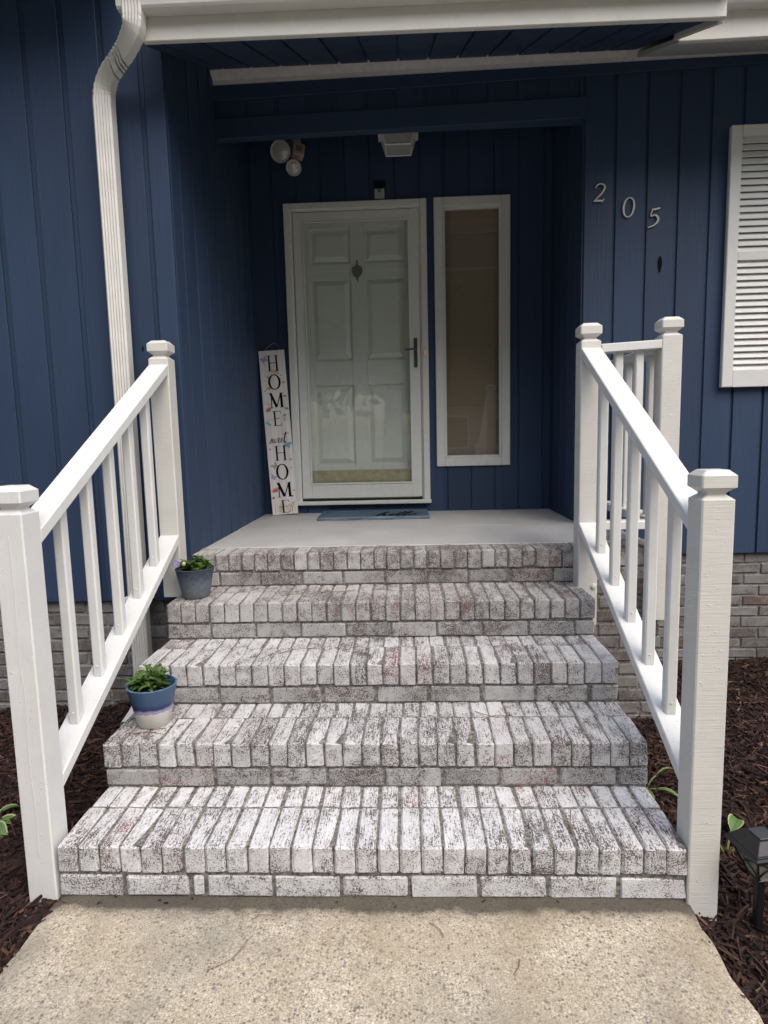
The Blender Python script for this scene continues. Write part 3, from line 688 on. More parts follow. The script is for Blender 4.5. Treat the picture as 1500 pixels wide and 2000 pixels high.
def downspout():
    # cross-section with pressed flutes on the broad face
    hx, hy = .040, .033; sec = []
    for i in range(11): sec.append((-hx + .008 + (2 * hx - .016) * i / 10, -hy + (.0075 if i % 2 else 0)))
    sec += [(hx, -hy + .008), (hx, hy - .008), (hx - .008, hy), (-hx + .008, hy), (-hx, hy - .008), (-hx, -hy + .008)]
    path = [(-.925, .99, 3.13), (-.925, .99, 3.065), (-.937, 1.0, 3.022), (-.985, 1.04, 2.988), (-1.045, 1.092, 2.968), (-1.108, 1.147, 2.948), (-1.150, 1.182, 2.910), (-1.163, 1.192, 2.862), (-1.164, 1.192, 2.80)]
    path = catmull(path, 8) + [(-1.165, 1.192, 2.2), (-1.168, 1.192, 1.4), (-1.172, 1.192, .55), (-1.173, 1.192, .22)]
    P_ = [Vector(p) for p in path]; rs = []
    for i, p in enumerate(P_):
        d = (P_[min(i + 1, len(P_) - 1)] - P_[max(i - 1, 0)]).normalized(); uy = Vector((0, 1, 0)); ux = uy.cross(Vector((d.x, 0, d.z))).normalized()
        if ux.dot(Vector((1, 0, .3))) < 0: ux = -ux
        e = 9 <= i <= 27 or 38 <= i <= 54
        k = .955 if (e and i % 3 == 0) else 1.0
        rs.append([p + ux * a * k + uy * b * k - G for a, b in sec])
    MB().rings(rs, False, False).build('downspout', 'gutter_metal', gut, smooth_ang=28)
    lo = catmull([(-1.173, 1.192, .24), (-1.173, 1.19, .15), (-1.172, 1.165, .10), (-1.168, 1.10, .075), (-1.16, .98, .06)], 5); rs = []
    L_ = [Vector(p) for p in lo]
    for i, p in enumerate(L_):
        d = (L_[min(i + 1, len(L_) - 1)] - L_[max(i - 1, 0)]).normalized(); ux = Vector((1, 0, 0)); uy = d.cross(ux)
        rs.append([p + ux * a * 1.03 + uy * b * 1.03 * (1 if uy.y > 0 or uy.z > 0 else -1) - G for a, b in sec])
    MB().rings(rs, True, False).build('elbow', 'gutter_metal', gut, smooth_ang=28)
    for z in (.62,): MB().box(-.055, .055, -.046, .05, z - .012, z + .012).build('strap', 'gutter_metal', gut, bevel=.002)
downspout()
g2 = gutter_run(1.47, 4.2, 1.484, 3.262, .008); o = g2.build('gutter', 'gutter_metal', None, G); tag(o, 'short run of white gutter on the eave above the shutter', 'gutter')
sb = MB(); sb.rings([[(-.07, 0, 0), (.07, 0, 0), (.07, 0, .012), (.055, 0, .03), (.05, 0, .012), (-.05, 0, .012), (-.055, 0, .03), (-.07, 0, .012)], [(-.10, -.3, -.02), (.10, -.3, -.02), (.10, -.3, -.005), (.085, -.3, .015), (.08, -.3, -.008), (-.08, -.3, -.008), (-.085, -.3, .015), (-.10, -.3, -.005)]])
tag(sb.build('splash_block', 'splash_plastic', None, (-1.12, 1.05, .055), (0, 0, R(14))), 'white splash block under the downspout outlet behind the glazed pot', 'splash block')

# ------------------------------------------------------------------ shutter
sh = thing('shutter', 'white louvered window shutter mounted on the navy wall', 'shutter', (2.19, 2.05, 1.603))
B2 = Vector((2.19, 2.05, 1.603)); hw = .228; H = 1.423
for s in (-1, 1): MB().box(-.031, .031, -.017, .017, 0, H).build('stile', 'white_wood', sh, (s * (hw - .031), 0, 0), bevel=.004)
for a, b in ((0, .092), (.704, .746), (H - .059, H)): MB().box(-hw + .0625, hw - .0625, -.0155, .016, a, b).build('rail', 'white_wood', sh, bevel=.002)
lv = MB().box(-hw + .063, hw - .063, -.0035, .0035, -.0195, .0195, Matrix.Rotation(R(-27), 4, 'X')).mesh('slat', .0015)
lv.materials.append(MATS['white_wood'])
for a, b in ((.092, .704), (.746, H - .059)):
    for k in range(17): link('slat', lv, None, sh, (0, .0, a + (k + .5) * (b - a) / 17))

# ------------------------------------------------------------------ lettering
def glyph(m, ch, x, z, w_, h_, t, M=None, mi=0):
    th, tn = w_ * .19, w_ * .07
    def bx(a, b, c, d): m.poly([(x + a * w_, z + c * h_), (x + b * w_, z + c * h_), (x + b * w_, z + d * h_), (x + a * w_, z + d * h_)], t, M, mi)
    def st(p, wd): m.stroke([(x + a * w_, z + b * h_) for a, b in p], wd, t * (1 + .02 * random.random()), M, mi=mi)
    if ch == 'H':
        for a in (.17, .83): bx(a - .075, a + .075, .03, .97); bx(a - .19, a + .19, 0, .03); bx(a - .19, a + .19, .97, 1)
        bx(.245, .755, .50, .54)
    elif ch == 'O':
        n = 28; pts = [(x + w_ * (.5 + .44 * math.cos(6.2832 * i / n)), z + h_ * (.5 + .485 * math.sin(6.2832 * i / n))) for i in range(n)]
        m.stroke(pts, [tn + (th - tn) * abs(math.cos(6.2832 * i / n)) ** 1.5 for i in range(n)], t, M, True, mi)
    elif ch == 'M':
        st([(.12, .02), (.14, .97)], tn); st([(.10, .99), (.50, .04)], th); st([(.50, .03), (.86, .97)], tn); st([(.88, .98), (.90, .02)], th)
        for a in (.10, .90): bx(a - .15, a + .15, 0, .03)
        bx(-.04, .14, .97, 1); bx(.86, 1.04, .97, 1)
    elif ch == 'E':
        bx(.14, .32, .03, .97); bx(.02, .92, 0, .035); bx(.02, .88, .965, 1); bx(.32, .70, .49, .525); bx(.67, .71, .43, .58)
        st([(.90, .0), (.97, .2)], tn); st([(.86, 1.), (.90, .82)], tn)
SCRIPT = {  # handwriting strokes in units of x-height
    's': ([(0, .1), (.3, .75), (.42, 1.0), (.45, .6), (.38, .15), (.12, -.05), (-.05, .12)], .62), 'w': ([(0, .25), (.1, .95), (.12, .3), (.3, 0), (.48, .3), (.52, .9), (.55, .3), (.75, 0), (.95, .4), (1.0, .95), (1.15, .8)], 1.15),
    'e': ([(0, .15), (.3, .45), (.48, .8), (.32, 1.0), (.14, .7), (.15, .25), (.36, 0), (.62, .25)], .6),
    't': ([(0, .2), (.22, 1.2), (.28, 2.2), (.2, 1.0), (.24, .2), (.42, 0), (.65, .3)], .55), 'h': ([(0, .1), (.35, 1.3), (.5, 2.1), (.36, 2.3), (.25, 1.6), (.18, 0), (.3, .7), (.5, 1.0), (.62, .7), (.6, .15), (.78, 0), (.98, .25)], .95),
    'l': ([(0, .15), (.35, 1.2), (.48, 2.0), (.36, 2.3), (.22, 1.6), (.18, .3), (.34, 0), (.58, .22)], .55), 'o': ([(0, .2), (.12, .8), (.4, 1.0), (.6, .6), (.5, .1), (.25, 0), (.1, .4), (.28, .95), (.6, .8), (.9, .95)], .85)}
def script(m, word, x, z, u, sx, wd, t, M, slant=.25, mi=0):
    cx = x
    for ch in word:
        pts, adv = SCRIPT[ch]; p = catmull([(cx + (a + b * slant) * u * sx, z + b * u) for a, b in pts], 5)
        ws = [wd * (.55 + .75 * max(0, (p[max(i - 1, 0)][1] - p[min(i + 1, len(p) - 1)][1])) / (u * .35 + 1e-6)) for i in range(len(p))]
        m.stroke(p, [min(q, wd * 1.6) for q in ws], t, M, mi=mi); t += .00003; cx += adv * u * sx
def digit(m, ch, h, t):
    D = {'2': ([(.06, .74), (.10, .90), (.30, 1.0), (.52, .92), (.58, .74), (.46, .48), (.24, .24), (.03, .02)], [.07, .09, .07, .1, .15, .13, .10, .08]),
         '0': ([(.30, 1.0), (.50, .86), (.58, .5), (.50, .14), (.30, 0), (.10, .14), (.02, .5), (.10, .86)], [.07, .11, .14, .11, .07, .11, .14, .11]),
         '5': ([(.16, .93), (.10, .58), (.34, .62), (.52, .46), (.50, .24), (.30, .05), (.02, -.04)], [.08, .08, .10, .14, .14, .10, .07])}
    pts, ws = D[ch]; cl = ch == '0'; sk = .10
    p = catmull([(a * h + b * sk * h, b * h, c * h) for (a, b), c in zip(pts, ws)], 5, cl)
    m.stroke([(q[0], q[1]) for q in p], [q[2] * .72 for q in p], t, None, cl)
    if ch == '2': m.stroke([(.02 * h, .03 * h), (.30 * h, .05 * h), (.54 * h, .03 * h), (.64 * h, .15 * h)], [.04 * h, .11 * h, .10 * h, .04 * h], t * 1.02)
    if ch == '5': m.stroke([(.22 * h, .91 * h), (.42 * h, .93 * h), (.66 * h, .99 * h)], [.09 * h, .10 * h, .07 * h], t * 1.02)
for ch, x_, z_, h_, lab in (('2', 1.222, 2.662, .103, 'white metal house numeral two, highest of the three on the navy wall'), ('0', 1.385, 2.573, .112, 'white metal house numeral zero, middle of the three on the navy wall'), ('5', 1.530, 2.516, .108, 'white metal house numeral five, lowest of the three on the navy wall')):
    m = MB(); digit(m, ch, h_ * .93, .006); o = m.build('house_number', 'number_metal', None, (x_, YR - .006, z_)); tag(o, lab, 'house number', 'house numerals on the wall')

# ------------------------------------------------------------------ welcome sign
p0 = Vector((-.757, 2.775, FLOOR + .007)); ux = Vector((.169, .02, 0)).normalized(); top = Vector((-.822, 2.832, 1.992)); uz = (top - p0).normalized(); ux = (ux - uz * ux.dot(uz)).normalized(); uy = uz.cross(ux).normalized()
SM = Matrix(((ux.x, uy.x, uz.x, p0.x), (ux.y, uy.y, uz.y, p0.y), (ux.z, uy.z, uz.z, p0.z), (0, 0, 0, 1)))
sg = thing('welcome_sign', 'tall narrow porch sign reading HOME sweet HOME leaning beside the door', 'sign'); sg.matrix_world = SM
SL_, SW_ = 1.18, .184
MB().box(-SW_ / 2, SW_ / 2, 0, .012, 0, SL_).build('board', 'sign_board', sg, bevel=.0015)
for ch, f0, f1, wd, cx in (('H', .03, .125, .062, .004), ('O', .146, .236, .066, .004), ('M', .256, .346, .074, .006), ('E', .366, .456, .050, .002), ('H', .578, .668, .066, .004), ('O', .69, .785, .066, .004), ('M', .803, .893, .078, .006), ('E', .912, .99, .050, .006)):
    m = MB(); z1, z0 = SL_ * (1 - f0), SL_ * (1 - f1); wd *= 1.28; glyph(m, ch, cx - wd / 2, z0, wd, z1 - z0, .0012); m.build('letter', 'black_ink', sg, (0, -.0002, 0))
m = MB(); script(m, 'sweet', -.072, SL_ * .440, .035, .95, .0056, .0011, None); m.stroke(catmull([(.028, SL_ * .494), (.045, SL_ * .489), (.062, SL_ * .497), (.076, SL_ * .496)], 4), .003, .0009); m.build('lettering', 'black_ink', sg, (0, -.0002, 0))
def blossom(m, x, z, s, mi, n=5, rot=0.):
    for k in range(n):
        a = rot + (k - (n - 1) / 2) * .5 + math.pi / 2; c, q = math.cos(a), math.sin(a)
        loop = catmull([(0, 0), (.35 * c - .22 * q, .35 * q + .22 * c), (c, q), (.35 * c + .22 * q, .35 * q - .22 * c)], 3, True)
        m.poly([(x + p * s, z + r * s) for p, r in loop], .0004 + .00004 * (k + 1) + .00002 * random.random(), mi=mi)
def butterfly(m, x, z, s, mi, rot=0.):
    for sg_ in (-1, 1):
        for (l, a) in ((1, .7), (.7, -.6)):
            aa = a * sg_ + (0 if sg_ > 0 else math.pi) + rot; c, q = math.cos(aa), math.sin(aa)
            loop = catmull([(0, 0), (.4 * l * c - .3 * q, .4 * l * q + .3 * c), (l * c, l * q), (.5 * l * c + .25 * q, .5 * l * q - .25 * c)], 3, True)
            m.poly([(x + p * s, z + r * s) for p, r in loop], .0004 + .0001 * random.random(), mi=mi)
    m.stroke([(x - .1 * s, z - .35 * s), (x + .1 * s, z + .4 * s)], .003, .0007, mi=6)
m = MB(); Fz = lambda f: SL_ * (1 - f)
butterfly(m, -.055, Fz(.055), .036, 2, .5); butterfly(m, .018, Fz(.132), .042, 5, .2); butterfly(m, .055, Fz(.575), .042, 4, -.3); butterfly(m, -.045, Fz(.70), .034, 6, .6); butterfly(m, -.062, Fz(.77), .030, 2, -.5)
for x_, f, s, mi in ((-.042, .165, .018, 0), (-.040, .235, .024, 0), (-.066, .245, .012, 5), (.066, .285, .022, 0), (-.050, .365, .030, 1), (.045, .175, .008, 6), (.052, .155, .010, 6), (-.05, .325, .010, 3), (-.058, .86, .032, 1), (-.045, .845, .02, 0), (.058, .895, .016, 1), (.066, .94, .020, 5), (.045, .955, .026, 5), (-.02, .78, .012, 1), (.07, .20, .016, 0), (.072, .36, .022, 3), (.06, .40, .02, 3), (-.075, .44, .02, 4), (-.06, .45, .018, 4), (-.07, .60, .014, 2), (.072, .67, .016, 6), (.07, .72, .012, 2), (-.072, .90, .018, 1), (.075, .86, .014, 0), (-.03, .96, .02, 0), (.02, .97, .018, 5)): blossom(m, x_, Fz(f), s, mi, 5, random.uniform(-.5, .5))
for x_, f, hh, mi in [(random.uniform(-.075, .0), .985, random.uniform(.03, .10), 3) for _ in range(12)] + [(random.uniform(.02, .075), .985, random.uniform(.03, .07), 3) for _ in range(7)] + [(random.uniform(.04, .078), .43, random.uniform(.02, .055), 3) for _ in range(6)] + [(-.07 + .012 * k, .425, .02, 4) for k in range(4)]:
    m.stroke(catmull([(x_, Fz(f)), (x_ + random.uniform(-.004, .004), Fz(f) + hh * .5), (x_ + random.uniform(-.012, .012), Fz(f) + hh)], 3), [.0035, .003, .003, .0025, .002, .0015, .001], .0004 + .0001 * random.random(), mi=mi)
m.build('printed_flowers', ['ink_orange', 'ink_red', 'ink_lilac', 'ink_green', 'ink_teal', 'ink_peach', 'ink_grey'], sg, (0, -.0001, 0))['kind'] = 'stuff'
MB().tube(catmull([(-.055, .006, SL_ - .01), (-.03, .004, SL_ + .018), (.02, .006, SL_ + .05), (.045, .006, SL_ + .04), (.062, .006, SL_ - .01)], 5), .0022, 6).build('hanging_cord', 'cord_fibre', sg)

# ------------------------------------------------------------------ doormat
dm = thing('doormat', 'blue grey striped doormat with the word hello in front of the door', 'doormat', (-.10, 2.62, FLOOR + .001), (0, 0, R(1.0)))
MB().box(-.378, .378, -.20, .20, 0, .022).build('mat', 'mat_weave', dm, bevel=.006, seg=2)
m = MB(); script(m, "hello", .01, -.165, .090, .90, .016, .0014, Matrix.Translation((0, 0, .0225)) @ Matrix.Rotation(R(-90), 4, 'X'), .3); m.build('lettering', 'black_ink', dm)

# ------------------------------------------------------------------ lights and small fittings
pl = thing('porch_light', 'square white lantern light hanging from the porch ceiling', 'ceiling light', (.119, 2.44, 3.298))
MB().box(-.128, .128, -.128, .128, -.05, -.015).build('mount_plate', 'trim_white', pl, bevel=.004)
MB().box(-.06, .06, -.06, .06, -.0145, .145).build('canopy', 'trim_white', pl, bevel=.004)
def frustum(m, a0, a1, z0, z1): m.rings([[(-a, -a, z), (a, -a, z), (a, a, z), (-a, a, z)] for a, z in ((a0, z0), (a1, z1))])
m = MB(); frustum(m, .072, .104, -.150, -.036); m.build('glass_shade', 'frosted_glass', pl)
m = MB()
for sx, sy in ((-1, -1), (1, -1), (1, 1), (-1, 1)): m.tube([(sx * .078, sy * .078, -.152), (sx * .110, sy * .110, -.036)], .0065, 4)
for a, z in ((.079, -.153), (.0955, -.090)):
    for (q0, q1) in (((-a, -a), (a, -a)), ((a, -a), (a, a)), ((a, a), (-a, a)), ((-a, a), (-a, -a))): m.tube([(*q0, z), (*q1, z)], .006, 4)
m.build('frame', 'trim_white', pl)
sec = thing('security_light', 'motion sensor security light with two round heads under the porch ceiling', 'security light', (-.62, YB - .002, 3.40), (0, 0, 0))
MB().lathe([(.066, 0), (.066, .012), (.056, .035)], 24, M=Matrix.Rotation(R(90), 4, 'X')).build('base', 'lamp_grey', sec, smooth_ang=40)
def lamp_head(r, loc, tgt, nm):
    d = (Vector(tgt)).normalized(); q = d.to_track_quat('Z', 'Y').to_matrix().to_4x4()
    o = MB().lathe([(r * .35, -r * 1.7), (r * .5, -r * 1.2), (r * .95, -.1 * r), (r, .12 * r), (r * .97, .22 * r), (r * .84, .22 * r), (r * .80, .10 * r)], 28, M=Matrix.Translation(loc) @ q, caps=(True, False)).build(nm, 'lamp_grey', sec, smooth_ang=35)
    MB().lathe([(r * .81, .10 * r), (r * .6, .2 * r), (r * .3, .27 * r), (r * .02, .29 * r)], 28, M=Matrix.Translation(loc) @ q).build('lens', 'lens_glass', o, smooth_ang=60)
    MB().tube([(0, -.03, 0), Vector(loc) * .5 + Vector((0, -.02, 0)), Vector(loc) - d * r * 1.5], .011, 8).build('arm', 'lamp_grey', sec, smooth_ang=50)
lamp_head(.070, (-.048, -.165, -.125), (-.10, -1, -.36), 'lamp_head'); lamp_head(.052, (.034, -.160, -.228), (.08, -1, -.62), 'lamp_head')
s_ = MB().box(-.040, .040, -.03, .03, -.046, .046).build('sensor', 'sensor_tan', sec, (.060, -.115, -.108), (R(-15), R(12), R(20)), bevel=.005)
for k in range(3): MB().box(-.022, .022, -.0325, -.0302, -.003, .003).build('slot', 'dark_bronze', s_, (0, 0, .014 - k * .014))
plq = thing('plaque', 'small dark bracket with cream tag hooked above the door casing', 'plaque', (-.02, YB - .002, 3.0))
MB().box(-.040, .040, -.012, 0, .012, .125).build('bracket', 'black_plastic', plq, bevel=.002)
MB().box(-.034, .034, -.018, -.0125, .006, .070).build('tag', 'number_metal', plq, bevel=.001)
MB().tube(catmull([(-.008, -.02, .075), (-.009, -.024, .055), (0, -.025, .045), (.009, -.024, .055), (.008, -.02, .075)], 4), .003, 6).build('hook', 'black_plastic', plq)
db = thing('doorbell', 'small lit doorbell button on the white door casing', 'doorbell', (.278, YB - .0265, 1.952))
MB().box(-.011, .011, -.007, 0, -.036, .036).build('plate', 'trim_white', db, bevel=.002)
MB().box(-.007, .007, -.010, -.0072, -.016, .016).build('button', 'bell_glow', db, bevel=.002)

# ------------------------------------------------------------------ potted plants
def leaf_pts(L, W, droop, fold=.25, n=4):
    """one lance-shaped leaf along +y, as two rows of quads folded along the midrib"""
    mid = []; lf = []; rt = []
    for i in range(n + 1):
        u = i / n; wd = W * math.sin(math.pi * min(1, u * .93 + .05)) ** .8 / 2 * (1 if i < n else .1); z = -droop * u * u * L + .25 * L * u * (1 - u)
        mid.append((0, u * L, z)); lf.append((-wd, u * L, z + wd * fold)); rt.append((wd, u * L, z + wd * fold))
    return lf, mid, rt
def add_leaf(m, M, L, W, droop, mi=0, fold=.25, n=4):
    lf, mid, rt = leaf_pts(L, W, droop, fold, n); vs = [M @ Vector(p) for p in lf + mid + rt]; k = n + 1
    m.add(vs, [(i, i + 1, k + i + 1, k + i) for i in range(n)] + [(k + i, k + i + 1, 2 * k + i + 1, 2 * k + i) for i in range(n)], mi)
def pot(loc, rb, rt, h, mat, label, pots, lean):
    t = thing('potted_plant', label, 'potted plant', loc, (0, 0, 0), 'potted plants on the steps')
    MB().lathe([(rb * .9, 0), (rb, .004), (rb + (rt - rb) * .5, h * .5), (rt, h - .004), (rt + .002, h), (rt - .003, h + .002), (rt - .007, h - .002), (rt - .010, h - .03)], 48, caps=(True, False)).build('pot', mat, t, smooth_ang=50)
    m = MB(); nr = 6; n = 28; vs = [(0, 0, h - .018)]
    for a in range(1, nr + 1):
        for i in range(n): vs.append(((rt - .008) * a / nr * math.cos(6.2832 * i / n), (rt - .008) * a / nr * math.sin(6.2832 * i / n), h - .022 + random.uniform(-.005, .006)))
    fs = [(0, 1 + i, 1 + (i + 1) % n) for i in range(n)]
    for a in range(nr - 1):
        for i in range(n): fs.append((1 + a * n + i, 1 + (a + 1) * n + i, 1 + (a + 1) * n + (i + 1) % n, 1 + a * n + (i + 1) % n))
    m.add(vs, fs); m.build('soil', 'potting_soil', t)
    pots(t, h, rt); return t
def bushy(t, h, rt, cx, cy, nst, spread, hgt, L, W):
    st = MB(); m = MB()
    for k in range(nst):
        a = random.uniform(0, 6.283); r = spread * math.sqrt(random.random()); hh = hgt * random.uniform(.45, 1) * (1 - .45 * r / spread)
        bx, by = cx + r * .35 * math.cos(a), cy + r * .35 * math.sin(a); tx, ty = cx + r * math.cos(a), cy + r * math.sin(a); z0 = h - .03
        pts = catmull([(bx, by, z0), ((bx + tx) / 2, (by + ty) / 2, z0 + hh * .65), (tx, ty, z0 + hh)], 4); st.tube(pts, [.0016] * len(pts), 5)
        nl = random.randint(8, 13)
        for q in range(nl):
            u = .25 + .75 * q / (nl - 1); p = pts[int(u * (len(pts) - 1))]; az = a + q * 2.4 + random.uniform(-.5, .5); el = random.uniform(.0, .5) + .5 * (q / nl)
            M = Matrix.Translation(p) @ Matrix.Rotation(az, 4, 'Z') @ Matrix.Rotation(el, 4, 'X') @ Matrix.Rotation(random.uniform(-.4, .4), 4, 'Y')
            add_leaf(m, M, L * random.uniform(.6, 1.15), W * random.uniform(.75, 1.15), random.uniform(.0, .6))
    st.build('stems', 'stem_green', t); me = m.mesh('foliage', 0, 1, 60); link('foliage', me, 'pot_leaf', t)
def plant_a(t, h, rt): bushy(t, h, rt, -.018, .016, 22, .066, .095, .044, .016)
def plant_b(t, h, rt):
    bushy(t, h, rt, .0, .005, 28, .074, .088, .032, .018)
    fl = MB()
    for k in range(6):
        M = Matrix.Translation((-.066, -.045, h + .040)) @ Matrix.Rotation(k * 1.05, 4, 'Z') @ Matrix.Rotation(-.5 + .2 * (k % 2), 4, 'X'); add_leaf(fl, M, .024, .020, .6)
    fl.build('flower', 'petal_violet', t); MB().lathe([(.003, 0), (.008, .006), (.009, .012), (.005, .019), (.001, .021)], 10, (-.024, -.07, h + .022)).build('bud', 'bud_cream', t, smooth_ang=60)
pot((-.818, .474, 2 * RISE + .002), .058, .088, .152, 'glazed_pot', 'blue and white glazed pot with leafy green plant on second step', plant_a, 0)
pot((-.845, 1.075, 4 * RISE + .002), .060, .086, .135, 'zinc_pot', 'slate grey pot with violet flower on the highest step by wall', plant_b, 0)

# ------------------------------------------------------------------ bed plants
def hosta(label, loc, leaves, seed):
    random.seed(seed); t = thing('hosta', label, 'plant', loc)
    for (az, el, L, W, sl) in leaves:
        d = Vector((math.cos(az) * math.cos(el), math.sin(az) * math.cos(el), math.sin(el))); tip = d * sl
        MB().tube(catmull([(0, 0, -.01), tuple(d * sl * .5 + Vector((0, 0, .15 * sl))), tuple(tip)], 4), .0032, 6).build('stem', 'stem_green', t)
        n, k = 8, 5; vs = []; fs = []; mi = []; m = MB()
        for i in range(n + 1):
            u = i / n; wd = W * (math.sin(math.pi * (u ** .75 * .96 + .02))) / 2
            for j in range(-k, k + 1):
                s = j / k; vs.append((s * wd, u * L, .18 * L * u * (1 - u) * 2 - .45 * L * u * u * u + abs(s) * wd * .35 - .02 * wd * math.cos(9 * s)))
        for i in range(n):
            for j in range(2 * k): fs.append((i * (2 * k + 1) + j, i * (2 * k + 1) + j + 1, (i + 1) * (2 * k + 1) + j + 1, (i + 1) * (2 * k + 1) + j)); mi.append(1 if j in (0, 2 * k - 1) or i == n - 1 else 0)
        me = bpy.data.meshes.new('leaf'); me.from_pydata(vs, [], fs); me.polygons.foreach_set('material_index', mi); smooth(me, 80)
        link('leaf', me, ['hosta_green', 'hosta_margin'], t, tip, (random.uniform(-.1, .25), random.uniform(-.3, .3), az - math.pi / 2))
    random.seed(seed + 1)
hosta('small variegated hosta in the mulch by the railing post nearest the downspout', (-1.435, .36, bed_z(-1.435, .36)), [(.1, .3, .12, .055, .05), (-.5, .35, .11, .06, .06), (.8, .4, .12, .055, .05), (1.8, .5, .12, .05, .05), (3.0, .4, .12, .06, .05), (4.2, .4, .12, .06, .05), (-1.2, .5, .10, .06, .04)], 3)
hosta('young pale green hosta beside the black path light', (1.195, .29, bed_z(1.195, .29)), [(-.12, .62, .17, .062, .085), (2.75, .8, .075, .06, .085), (.9, .8, .12, .05, .08)], 5)
hosta('thin strappy green plant between the steps and the stair rail', (1.06, .66, bed_z(1.06, .66)), [(1.2, 1.0, .12, .018, .08), (2.4, 1.05, .14, .016, .12), (3.4, .8, .12, .018, .07), (.3, .9, .13, .016, .08), (-.6, .6, .11, .018, .05), (4.6, .7, .12, .018, .06), (1.9, .6, .13, .018, .10)], 9)
random.seed(21)

# ------------------------------------------------------------------ solar path light
lt = thing('path_light', 'black solar path lantern on a stake in the mulch', 'path light', (1.122, -.03, -.085), (0, 0, R(10))); lt.scale = (.86, .86, .90)
MB().box(-.0125, .0125, -.0125, .0125, -.05, .215).build('stake', 'black_plastic', lt, bevel=.003)
m = MB(); frustum(m, .024, .060, .214, .300); m.build('lantern_glass', 'lamp_pane', lt)
m = MB()
def bar(a, b, r=.0035): m.tube([a, b], r, 4)
for k in range(4):
    Q = Matrix.Rotation(k * math.pi / 2, 3, 'Z'); A = [Q @ Vector(p) for p in ((-.026, -.026, .212), (.026, -.026, .212), (.062, -.062, .300), (-.062, -.062, .300))]
    bar(A[0], A[3], .004); bar(A[0], A[1], .005); bar(A[3], A[2], .005)
    for s in (1, -1):
        pts = catmull([(Q @ Vector((s * -.058, -.0625, .298))), (Q @ Vector((s * .012, -.050, .262))), (Q @ Vector((s * .030, -.036, .232))), (Q @ Vector((s * .020, -.0275, .214)))], 4); m.tube(pts, .0026, 4)
m.build('cage', 'black_plastic', lt)
m = MB(); m.rings([[(-a, -a, z), (a, -a, z), (a, a, z), (-a, a, z)] for a, z in ((.068, .300), (.077, .303), (.077, .313), (.070, .316), (.070, .322), (.063, .324), (.040, .350), (.036, .352))]); m.build('roof', 'black_plastic', lt, bevel=.0012)
MB().box(-.030, .030, -.030, .030, .351, .355).build('solar_panel', 'far_glass', lt, bevel=.001)

# ------------------------------------------------------------------ fallen pine needles
m = MB()
def needle(x, y, z, a, L):
    c, s = math.cos(a), math.sin(a); b = random.uniform(-.2, .2) * L
    m.tube(catmull([(x - c * L / 2, y - s * L / 2, z + .001), (x - s * b, y + c * b, z + .004), (x + c * L / 2, y + s * L / 2, z + .001)], 4), .0011, 4)
for x_, y_, i, a, L in ((-.84, .40, 2, .2, .10), (-.80, .385, 2, -.1, .12), (-.79, .41, 2, .5, .08), (-.86, .37, 2, .8, .07), (.42, .53, 2, -.6, .10), (.45, .50, 2, .3, .11), (-.33, .78, 3, .4, .16), (-.25, .80, 3, -.3, .1), (.63, .13, 1, 1.3, .12), (.60, .12, 1, 1.9, .10), (-.40, 1.10, 4, .5, .12), (-.2, 1.13, 4, .1, .16), (.02, 1.15, 4, -.2, .1)): needle(x_, y_, i * RISE + .001, a, L)
for x_, y_, a, L in ((-.36, -.21, .9, .13), (-.30, -.08, .3, .06), (.40, -.24, 1.1, .05), (.2, -.12, 2.2, .06)): needle(x_, y_, .002, a, L)
for _ in range(60):
    x_, y_ = (random.uniform(-1.9, -.97), random.uniform(-.5, 1.0)) if random.random() < .5 else (random.uniform(.99, 1.9), random.uniform(-.5, 1.6)); needle(x_, y_, bed_z(x_, y_) + .014, random.uniform(0, 3.1), random.uniform(.05, .13))
simple('dry_needle', (.17, .075, .035), .7, 40, .3, 0)
tag(m.build('pine_needles', 'dry_needle'), 'dry reddish pine needles scattered over steps and mulch', 'pine needles', kind='stuff')

# ------------------------------------------------------------------ across the street, seen only mirrored in the glass
def crown_mesh(seed, n, rad, h):
    r_ = np.random.default_rng(seed); cl = r_.normal(0, 1, (26, 3)); cl /= np.linalg.norm(cl, axis=1)[:, None]; cl *= (r_.uniform(.35, 1, (26, 1))) * np.array([rad, rad, h]); V = []; F = []
    for i in range(n):
        c = cl[r_.integers(26)] + r_.normal(0, .33, 3) * np.array([rad, rad, h]) * .55; a = r_.normal(0, 1, 3); a /= np.linalg.norm(a); b = np.cross(a, r_.normal(0, 1, 3)); b /= np.linalg.norm(b); s = r_.uniform(.09, .2)
        k = len(V); V += [tuple(c + a * s), tuple(c + b * s * .6), tuple(c - a * s), tuple(c - b * s * .6)]; F.append((k, k + 1, k + 2, k + 3))
    me = bpy.data.meshes.new('crown'); me.from_pydata(V, [], F); me.materials.append(MATS['tree_leaf']); return me
CM = [crown_mesh(1, 14000, 3.0, 2.4), crown_mesh(2, 14000, 2.7, 2.8)]
spots = [(-15, -21, 2.0), (-10, -25, 2.3), (-5.2, -21, 2.0), (-.6, -25, 2.4), (4.4, -21.5, 2.0), (9.4, -26, 2.3), (15, -21, 2.0), (-21, -28, 2.6), (20, -28, 2.6), (-14, -32, 2.7), (13, -33, 2.7), (-7, -31, 2.7), (3.5, -32, 2.7)]
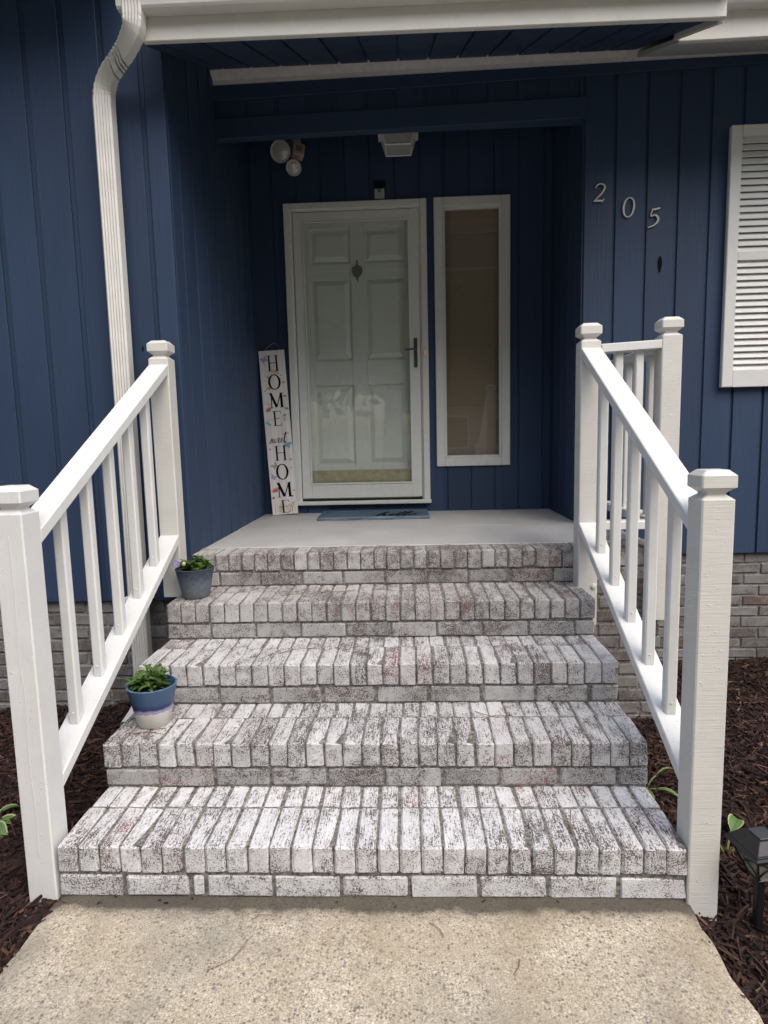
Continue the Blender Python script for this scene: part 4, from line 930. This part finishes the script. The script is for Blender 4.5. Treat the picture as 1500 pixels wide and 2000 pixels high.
names = ['broad leafy tree left of the lawn, second from the left edge', 'tall leafy tree behind the two nearest trees on the left', 'leafy tree nearest the walk on its left, mirrored in the storm door', 'tall leafy tree straight behind the walk, mirrored in the door glass', 'leafy tree nearest the walk on its right, mirrored in the sidelight', 'tall leafy tree behind the nearest trees on the right', 'broad leafy tree right of the lawn near the street', 'very tall tree at the far left corner of the lawn', 'very tall tree at the far right corner of the lawn', 'very tall tree left of the neighbour house', 'very tall tree beside the neighbour house on its right', 'very tall tree behind the far row, just left of the walk', 'very tall tree rising behind the neighbour house roof']
for (x_, y_, s), lab in zip(spots, names):
    t = thing('tree', lab, 'tree', (x_, y_, -.12), group='trees across the lawn')
    tk = MB().tube([(0, 0, -.1), (.05, .02, 1.5 * s), (-.04, .05, 3.2 * s), (.1, 0, 5.2 * s)], [.26 * s, .2 * s, .15 * s, .05], 10)
    for k in range(5):
        a = k * 1.3 + x_; tk.tube([(0, 0, (2.6 + .3 * k) * s), (math.cos(a) * .9 * s, math.sin(a) * .9 * s, (3.4 + .35 * k) * s), (math.cos(a) * 1.9 * s, math.sin(a) * 1.9 * s, (4.2 + .3 * k) * s)], [.09 * s, .06 * s, .02], 6)
    tk.build('trunk', 'trunk_bark', t)
    o = link('crown', random.choice(CM), None, t, (0, 0, 4.1 * s), (0, 0, x_)); o.scale = (s, s, s)
nb = thing('neighbour_house', 'pale house with dark roof standing across the lawn, mirrored in the glass', 'house', (6.5, -24, -.12))
MB().box(-6, 6, -4, 4, 0, 2.8).build('wall', 'far_brick', nb)
MB().rings([[(x_, -4.6, 2.75), (x_, 4.6, 2.75), (x_, 0, 5.2)] for x_ in (-6.5, 6.5)]).build('roof', 'shingle', nb)
for x_ in (-4.3, -2.2, 2.6, 4.6):
    wn = frame_rect(MB(), x_ - .6, x_ + .6, .9, 2.3, .09, 4.0, 4.06).build('window', 'trim_white', nb); MB().box(x_ - .51, x_ + .51, 4.005, 4.02, .99, 2.21).build('pane', 'far_glass', wn)
MB().box(-.5, .5, 4.0, 4.05, 0, 2.1).build('door', 'trim_white', nb)
for x_ in (-1.6, 1.6): MB().box(x_ - .1, x_ + .1, 5.6, 5.8, 0, 2.6).build('column', 'trim_white', nb)
MB().box(-1.9, 1.9, 4.01, 5.95, 2.6, 2.85).build('porch_roof', 'trim_white', nb)
